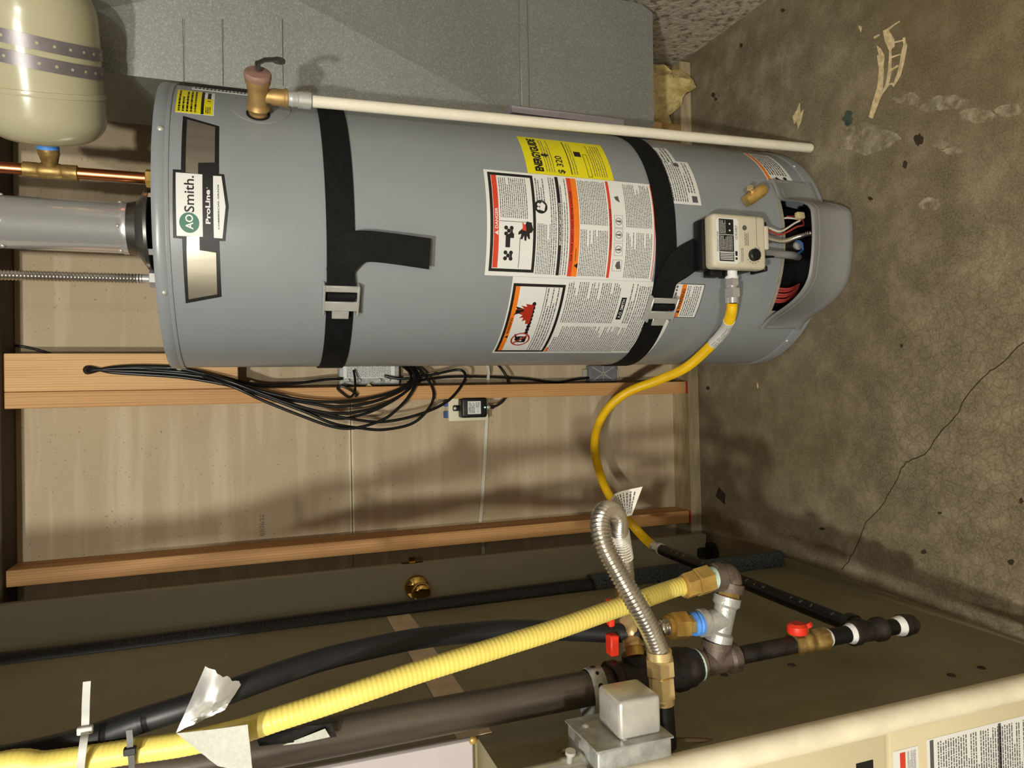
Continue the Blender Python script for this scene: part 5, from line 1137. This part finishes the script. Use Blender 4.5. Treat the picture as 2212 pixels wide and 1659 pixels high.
cable('coaxial cable crossing the middle of the loops', hb(2)+[at(500, 824, -.012), at(580, 852, -.014), at(660, 886, -.018), at(730, 904, -.02), at(790, 893, -.02), at(845, 868, -.018), at(885, 838, -.012), at(896, 815, .0), at(880, 795, .025), at(860, 785, .04)])
cable('coaxial cable on the upper inside of the loops', hb(3)+[at(500, 826, -.036), at(570, 846, -.038), at(640, 862, -.04), at(710, 868, -.04), at(780, 864, -.036), at(845, 848, -.03), at(884, 826, -.02), at(885, 805, .0), at(868, 790, .02), at(850, 780, .04)])
cable('coaxial cable second from the inside of the loops', hb(4)+[at(500, 830, -.006), at(580, 856, -.008), at(650, 868, -.01), at(720, 878, -.012), at(790, 872, -.012), at(850, 852, -.01), at(890, 828, -.004), at(893, 808, .01), at(876, 793, .03), at(860, 785, .045)])
cable('coaxial cable dipping at the centre of the bundle', hb(2.5)+[at(490, 822, -.042), at(560, 848, -.045), at(640, 876, -.046), at(720, 893, -.046), at(800, 884, -.044), at(860, 858, -.036), at(893, 830, -.026), at(904, 812, -.01), at(895, 795, .02), at(880, 785, .045)])
cable('coaxial cable returning low and crossing under the others', hb(1.7)+[at(500, 834, -.05), at(570, 866, -.05), at(650, 898, -.05), at(720, 922, -.05), at(770, 924, -.05), at(830, 905, -.046), at(870, 872, -.038), at(893, 840, -.03), at(900, 818, -.014), at(890, 798, .012), at(872, 786, .04)])
cable('coaxial cable running straight to the top port of the splitter', hb(3.6)+[at(480, 815, -.004), at(560, 832, .01), at(640, 828, .025), at(700, 820, .035), at(740, 818, .04)])
cable('short coaxial cable with a small curl below the splitter', [at(764, 800, .030), at(767, 822, .012), at(766, 846, -.004), at(755, 858, -.008), at(738, 848, -.01), at(729, 838, -.012), at(738, 834, -.018), at(756, 842, -.02), at(770, 852, -.016), at(768, 856, -.008)], .0032)
cable('black cable clipped along the stud below the splitter', [at(880, 826, .06), at(960, 815, .07), at(1040, 814, .07), at(1130, 818, .07), at(1200, 826, .068), at(1240, 820, .068), at(1280, 815, .068)], .0034)
cable('thin black wire at the top of the drywall', [at(-20, 742, .082), at(30, 746, .084), at(70, 753, .085), at(110, 764, .086)], .003)
# splitter
spx = thing('cable_splitter', 'silver cable splitter with screw ports half hidden behind the heater', 'splitter', (.075, .06, 1.02))
obj('body', MB().rbox((.085, .067, 1.024), X_, Y_, Z_, (.085, .040, .165), .003, 1), 'box_galv', spx)
obj('label', MB().box((.062, .0462, .955), (.12, .0470, 1.095)), 'label_white', spx, smooth=0)
ssf = plane_surf((.062, .0461, .955), (0, 0, -1), (1, 0, 0))
obj('print', MB().lines(plane_surf((.062, .0461, .955), (1, 0, 0), (0, 0, 1)), .002, .05, .01, .13, 30, .45, .0004, 95), 'print_grey', spx, smooth=0)
for zq in (1.085, 1.055, 1.000, .975, .955): obj('port', MB().cyl((.055, .048, zq), (.055, .034, zq), .0048, n=14).hexn((.055, .046, zq), (.055, .042, zq), .0065), 'zinc', spx)
obj('wire_tag', MB().ribbon([at(790, 834, .02), at(800, 842, .012), at(804, 850, .008)], [at(797, 828, .02), at(806, 836, .012), at(808, 848, .008)], .0008), 'amber_plastic', spx)
# flat white cable across the drywall
P = [at(1056, 780, .084), at(1054, 850, .084), at(1050, 925, .084), at(1046, 1000, .084), at(1042, 1070, .084), at(1037, 1128, .083)]
fc_ = obj('flat_cable', MB().ribbon([p_+Z_*.0048 for p_ in P], [p_-Z_*.0048 for p_ in P], .005), 'ivory_cable', org=P[0]); tag(fc_, 'flat white cable stretched across the drywall from outlet box to stud', 'cable')
P = [Vector((-.41, .05, P[-1].z)), at(1043, 1180, .07), at(1044, 1230, .07)]
tag(obj('flat_cable', MB().ribbon([p_+Z_*.0048 for p_ in P], [p_-Z_*.0048 for p_ in P], .005), 'ivory_cable', org=P[0]), 'short piece of flat white cable in the dark gap beside the door', 'cable')
P = [at(1052, 785, .03), at(1056, 803, .05), at(1054, 824, .075)]
tag(obj('flat_cable', MB().ribbon([p_+Z_*.0045 for p_ in P], [p_-Z_*.0035 for p_ in P], .004), 'ivory_cable', org=P[0]), 'short white cable end poking out from behind the heater above the outlet', 'cable')
# grey junction block
jbx = thing('junction_block', 'grey plastic junction block low on the drywall next to the heater', 'junction box', (.07, .07, .30))
obj('body', MB().rbox((.067, .0765, .301), X_, Y_, Z_, (.052, .025, .096), .002, 1), 'grey_plastic', jbx)
js_ = plane_surf((.067, .0638, .301), (1, 0, 0), (0, 0, 1))
obj('embossing', MB().spoly(js_, [(-.022, -.036), (-.020, -.038), (.022, .036), (.020, .038)], 0, .0006, 1).spoly(js_, [(-.022, .036), (-.020, .038), (.022, -.036), (.020, -.038)], 0, .0006, 1).srect(js_, -.024, .024, -.0008, .0008, 0, .0006, 1), 'clear_plastic', jbx, smooth=0)
for zq in (.355, .247): obj('mounting_tab', MB().rbox((.067, .084, zq), X_, Y_, Z_, (.03, .008, .016), .001, 1), 'clear_plastic', jbx)
